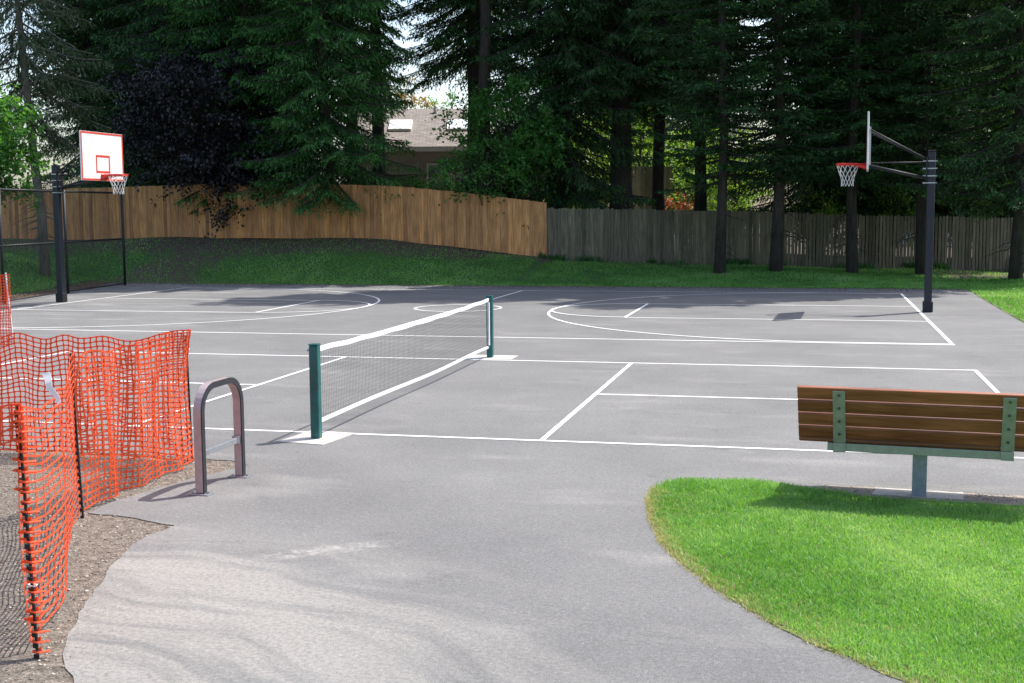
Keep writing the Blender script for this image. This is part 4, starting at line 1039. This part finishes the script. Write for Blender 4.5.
# a bare strip under the bench
strip = inside(x, y, [(4.5,-4.4),(4.55,-4.68),(5.0,-4.88),(6.2,-5.0),(7.4,-5.02),(7.4,-4.3)]); x, y, ed, vn = x[~strip], y[~strip], ed[~strip], vn[~strip]
tall = vnoise(x, y, .22, 8); topedge = np.clip(1-np.abs(y+4.75)/.3, 0, 1); big = vnoise(x, y, 1.1, 41)
h = (.017+.017*tall+.010*rng.random(len(x)))*(1+.5*topedge)
# mower tracks lay paler blades in lines
trk = np.abs(((x*.92+y*.42)*1.0) % 1.35-.67); trk = np.clip(1-trk/.09, 0, 1)*(vnoise(x, y, .4, 12) > .45)
blades('grass', x, y, np.full(len(x), .004), h, rng.uniform(.0035, .007, len(x)), -.12+.75*vn+.55*big+rng.normal(0, .17, len(x))+.25*trk, MT['blade'], .55, 'short bright green mown grass of the lawn beside the path in the foreground', seed=2)
n = 60000
x = rng.uniform(3.3, 8.2, n); y = rng.uniform(-11, -4.3, n); m = inside(x, y, LAWN); x, y = x[m], y[m]; ed = edge_dist(x, y, LAWN)
x = x-.045*np.exp(-ed/.05)*rng.random(len(x)); y = y-.03*np.exp(-ed/.05)*rng.random(len(x))
trk = np.abs((x*.92+y*.42) % 1.35-.67); k = (rng.random(len(x)) < np.exp(-ed/.20)*1.3*(y < -5.0)*(.35+vnoise(x, y, .25, 17))+.16*(vnoise(x, y, .3, 5) > .55)+.6*(trk < .06)*(vnoise(x, y, .6, 19) > .4)); x, y = x[k], y[k]
blades('dry_grass', x, y, np.full(len(x), .004), rng.uniform(.015, .035, len(x)), rng.uniform(.003, .006, len(x)), rng.random(len(x)), MT['straw'], .8, 'dry straw coloured grass at the rim of the foreground lawn and in faint mower lines', seed=3)
# pale dry rim where the turf meets the path
ed_pts = np.array([p for p in lw if p[1] < -4.9 and p[0] < 7.4 and (p[0] < 4.6 or p[1] < -7.5)]); n = 26000; k = rng.integers(0, len(ed_pts), n)
wd_ = .07+.16*np.clip((-7-ed_pts[k, 1])/1.5, 0, 1)
x = ed_pts[k, 0]+rng.exponential(1, n)*wd_*.85-.02+rng.normal(0, .03, n); y = ed_pts[k, 1]+rng.exponential(1, n)*wd_*.6-.02+rng.normal(0, .03, n)
m = (inside(x, y, LAWN) | (edge_dist(x, y, LAWN) < .03)) & (vnoise(x, y, .35, 31) > .22) & (rng.random(n) < np.clip(vnoise(x, y, .12, 32)+.3, 0, 1)); x, y = x[m], y[m]
blades('dry_grass', x, y, np.full(len(x), .003), rng.uniform(.008, .026, len(x)), rng.uniform(.0025, .005, len(x)), rng.random(len(x)), MT['straw'], .9, 'pale dry grass fringe along the curved lawn edge', seed=23)
# far bank
n = 230000
x = rng.uniform(-33, 16, n); y = rng.uniform(20.42, 30, n); yfx = np.interp(x, LX, LY); m = (y < yfx-.1)
m &= ~((x > 8.2) & (y > 24.2) & (rng.random(n) < .85))
m &= rng.random(n) < np.clip((yfx-y-.2)/np.where(x < -5.5, 3.0, 1.2), .05, 1)
m &= ~((x > -16.6) & (x < -12.2) & (rng.random(n) < .45*np.clip((-12.2-x)/2.5, 0, 1)))
m &= (vnoise(x, y, 1.6, 9)*.6+vnoise(x, y, .5, 10)*.4 > .10)
x, y = x[m], y[m]; vn = vnoise(x, y, 1.8, 11)*.6+vnoise(x, y, .5, 13)*.4
blades('grass', x, y, hgt(x, y), rng.uniform(.03, .06, len(x))*(.8+.4*vn), rng.uniform(.015, .032, len(x)), -.12+1.1*vn+rng.normal(0, .12, len(x)), MT['blade'], .6, 'grass on the shaded bank between the asphalt and the fences', seed=4)
n = 60000
x = rng.uniform(8.3, 15, n); y = rng.uniform(3, 20.3, n); xe = np.interp(y, [3, 10.6, 15, 20], [8.52, 8.44, 8.46, 8.5]); m = x > xe+.02; x, y = x[m], y[m]
blades('grass', x, y, np.full(len(x), .004), rng.uniform(.03, .06, len(x)), rng.uniform(.01, .025, len(x)), .2+.6*vnoise(x, y, .8, 15)+rng.normal(0, .15, len(x)), MT['blade'], .6, 'sunlit grass right of the basketball court beyond the hoop pole', seed=5)
n = 40000
x = rng.uniform(-34, -16.3, n); y = rng.uniform(9, 20.42, n); x, y = x[x < np.interp(y, [9, 14, 20], [-15.6, -15.9, -17])], y[x < np.interp(y, [9, 14, 20], [-15.6, -15.9, -17])]
blades('grass', x, y, hgt(x, y), rng.uniform(.05, .11, len(x)), rng.uniform(.02, .045, len(x)), .15+.6*vnoise(x, y, 1.8, 11)+rng.normal(0, .12, len(x)), MT['blade'], .6, 'grass behind the chain link fence on the left', seed=14)
# weeds along the foot of the grey fence
n = 9000
i_ = rng.random(n); x = rng.uniform(-4, 14, n); y = np.interp(x, LX, LY)-np.abs(rng.normal(0, .28, n))-.04
k = vnoise(x, y, .5, 21) > .58; x, y = x[k], y[k]
blades('weeds', x, y, hgt(x, y), rng.uniform(.06, .26, len(x)), rng.uniform(.02, .05, len(x)), rng.uniform(0, .6, len(x)), MT['brightfir'], .5, 'low dark weeds along the foot of the grey picket fence', 'weeds', seed=6)
# pebbles and wood chips on the dirt
def chips(name, x, y, z, size, mat, label, cat, seed, flat=.45):
    r_ = np.random.default_rng(seed); n = len(x)
    base = np.array([[1,0,0],[-.5,.87,0],[-.5,-.87,0],[0,0,1.0],[.1,.1,-.6]]); a = r_.uniform(0, 6.28, n); ca, sa = np.cos(a), np.sin(a)
    el = r_.uniform(.5, 1.6, n)
    v = np.empty((n, 5, 3)); 
    for k in range(5):
        bx, by, bz = base[k]; bx = bx*el*size*r_.uniform(.7, 1.3, n); by = by*size*r_.uniform(.7, 1.3, n)/el
        v[:, k, 0] = x+bx*ca-by*sa; v[:, k, 1] = y+bx*sa+by*ca; v[:, k, 2] = z+bz*size*flat+size*.1
    f = np.array([[0,1,3],[1,2,3],[2,0,3],[1,0,4],[2,1,4],[0,2,4]]); F_ = (np.arange(n)[:, None, None]*5+f).reshape(-1, 3)
    o = mesh_obj(name, v.reshape(-1, 3), F_, mat, None, False, np.repeat(r_.random(n), 5)); tag(o, label, cat, kind='stuff'); return o
dp = [(-.3,-4.4)]+[p for p in LEFT if p[1] < -4.4 and p[1] > -12]+[(-3,-12),(-6,-4.4)]
n = 26000; x = rng.uniform(-3.5, 2.4, n); y = rng.uniform(-11, -4.3, n); m = inside(x, y, dp); x, y = x[m], y[m]
chips('gravel', x, y, np.full(len(x), -.006), np.abs(rng.normal(.005, .004, len(x)))+.002, MT['pebble'], 'small stones and wood chips strewn over the dirt patch', 'gravel', 7)
n = 900; t = rng.random(n); q = np.array(lf); q = q[(q[:, 1] < -4.4) & (q[:, 1] > -10)]; k = rng.integers(0, len(q), n)
chips('gravel', q[k, 0]+np.abs(rng.normal(0, .12, n)), q[k, 1]+rng.normal(0, .1, n), np.full(n, .002), np.abs(rng.normal(.002, .001, n))+.001, MT['grit'], 'fine grit spilled from the dirt onto the asphalt edge', 'gravel', 8)
n = 5000; y = rng.uniform(6, 21, n); x = np.interp(y, [6, 13.2, 16.6, 20], [-14.6, -14.9, -15.5, -16.4])-np.abs(rng.normal(0, .4, n))+.15
chips('leaf_litter', x, y, np.maximum(hgt(x, y), 0), rng.uniform(.015, .05, n), MT['litter'], 'brown leaf litter along the foot of the chain link fence', 'leaf litter', 9)
n = 5200; x = rng.uniform(-16, 8.4, n); y = 20.35-rng.exponential(.55, n)
chips('leaf_litter', x, y, np.full(n, .003), rng.uniform(.006, .02, n), MT['litter'], 'fallen needles and leaf crumbs along the far court edge under the trees', 'leaf litter', 19)
n = 2500; x = rng.uniform(4.4, 7.4, n); y = -4.72-.03*(x-4.4)+rng.normal(0, .07, n)
chips('wood_chips', x, y, np.full(n, .013), rng.uniform(.003, .009, n), MT['pebble'], 'brown wood chips in the bare strip under the bench', 'wood chips', 10)
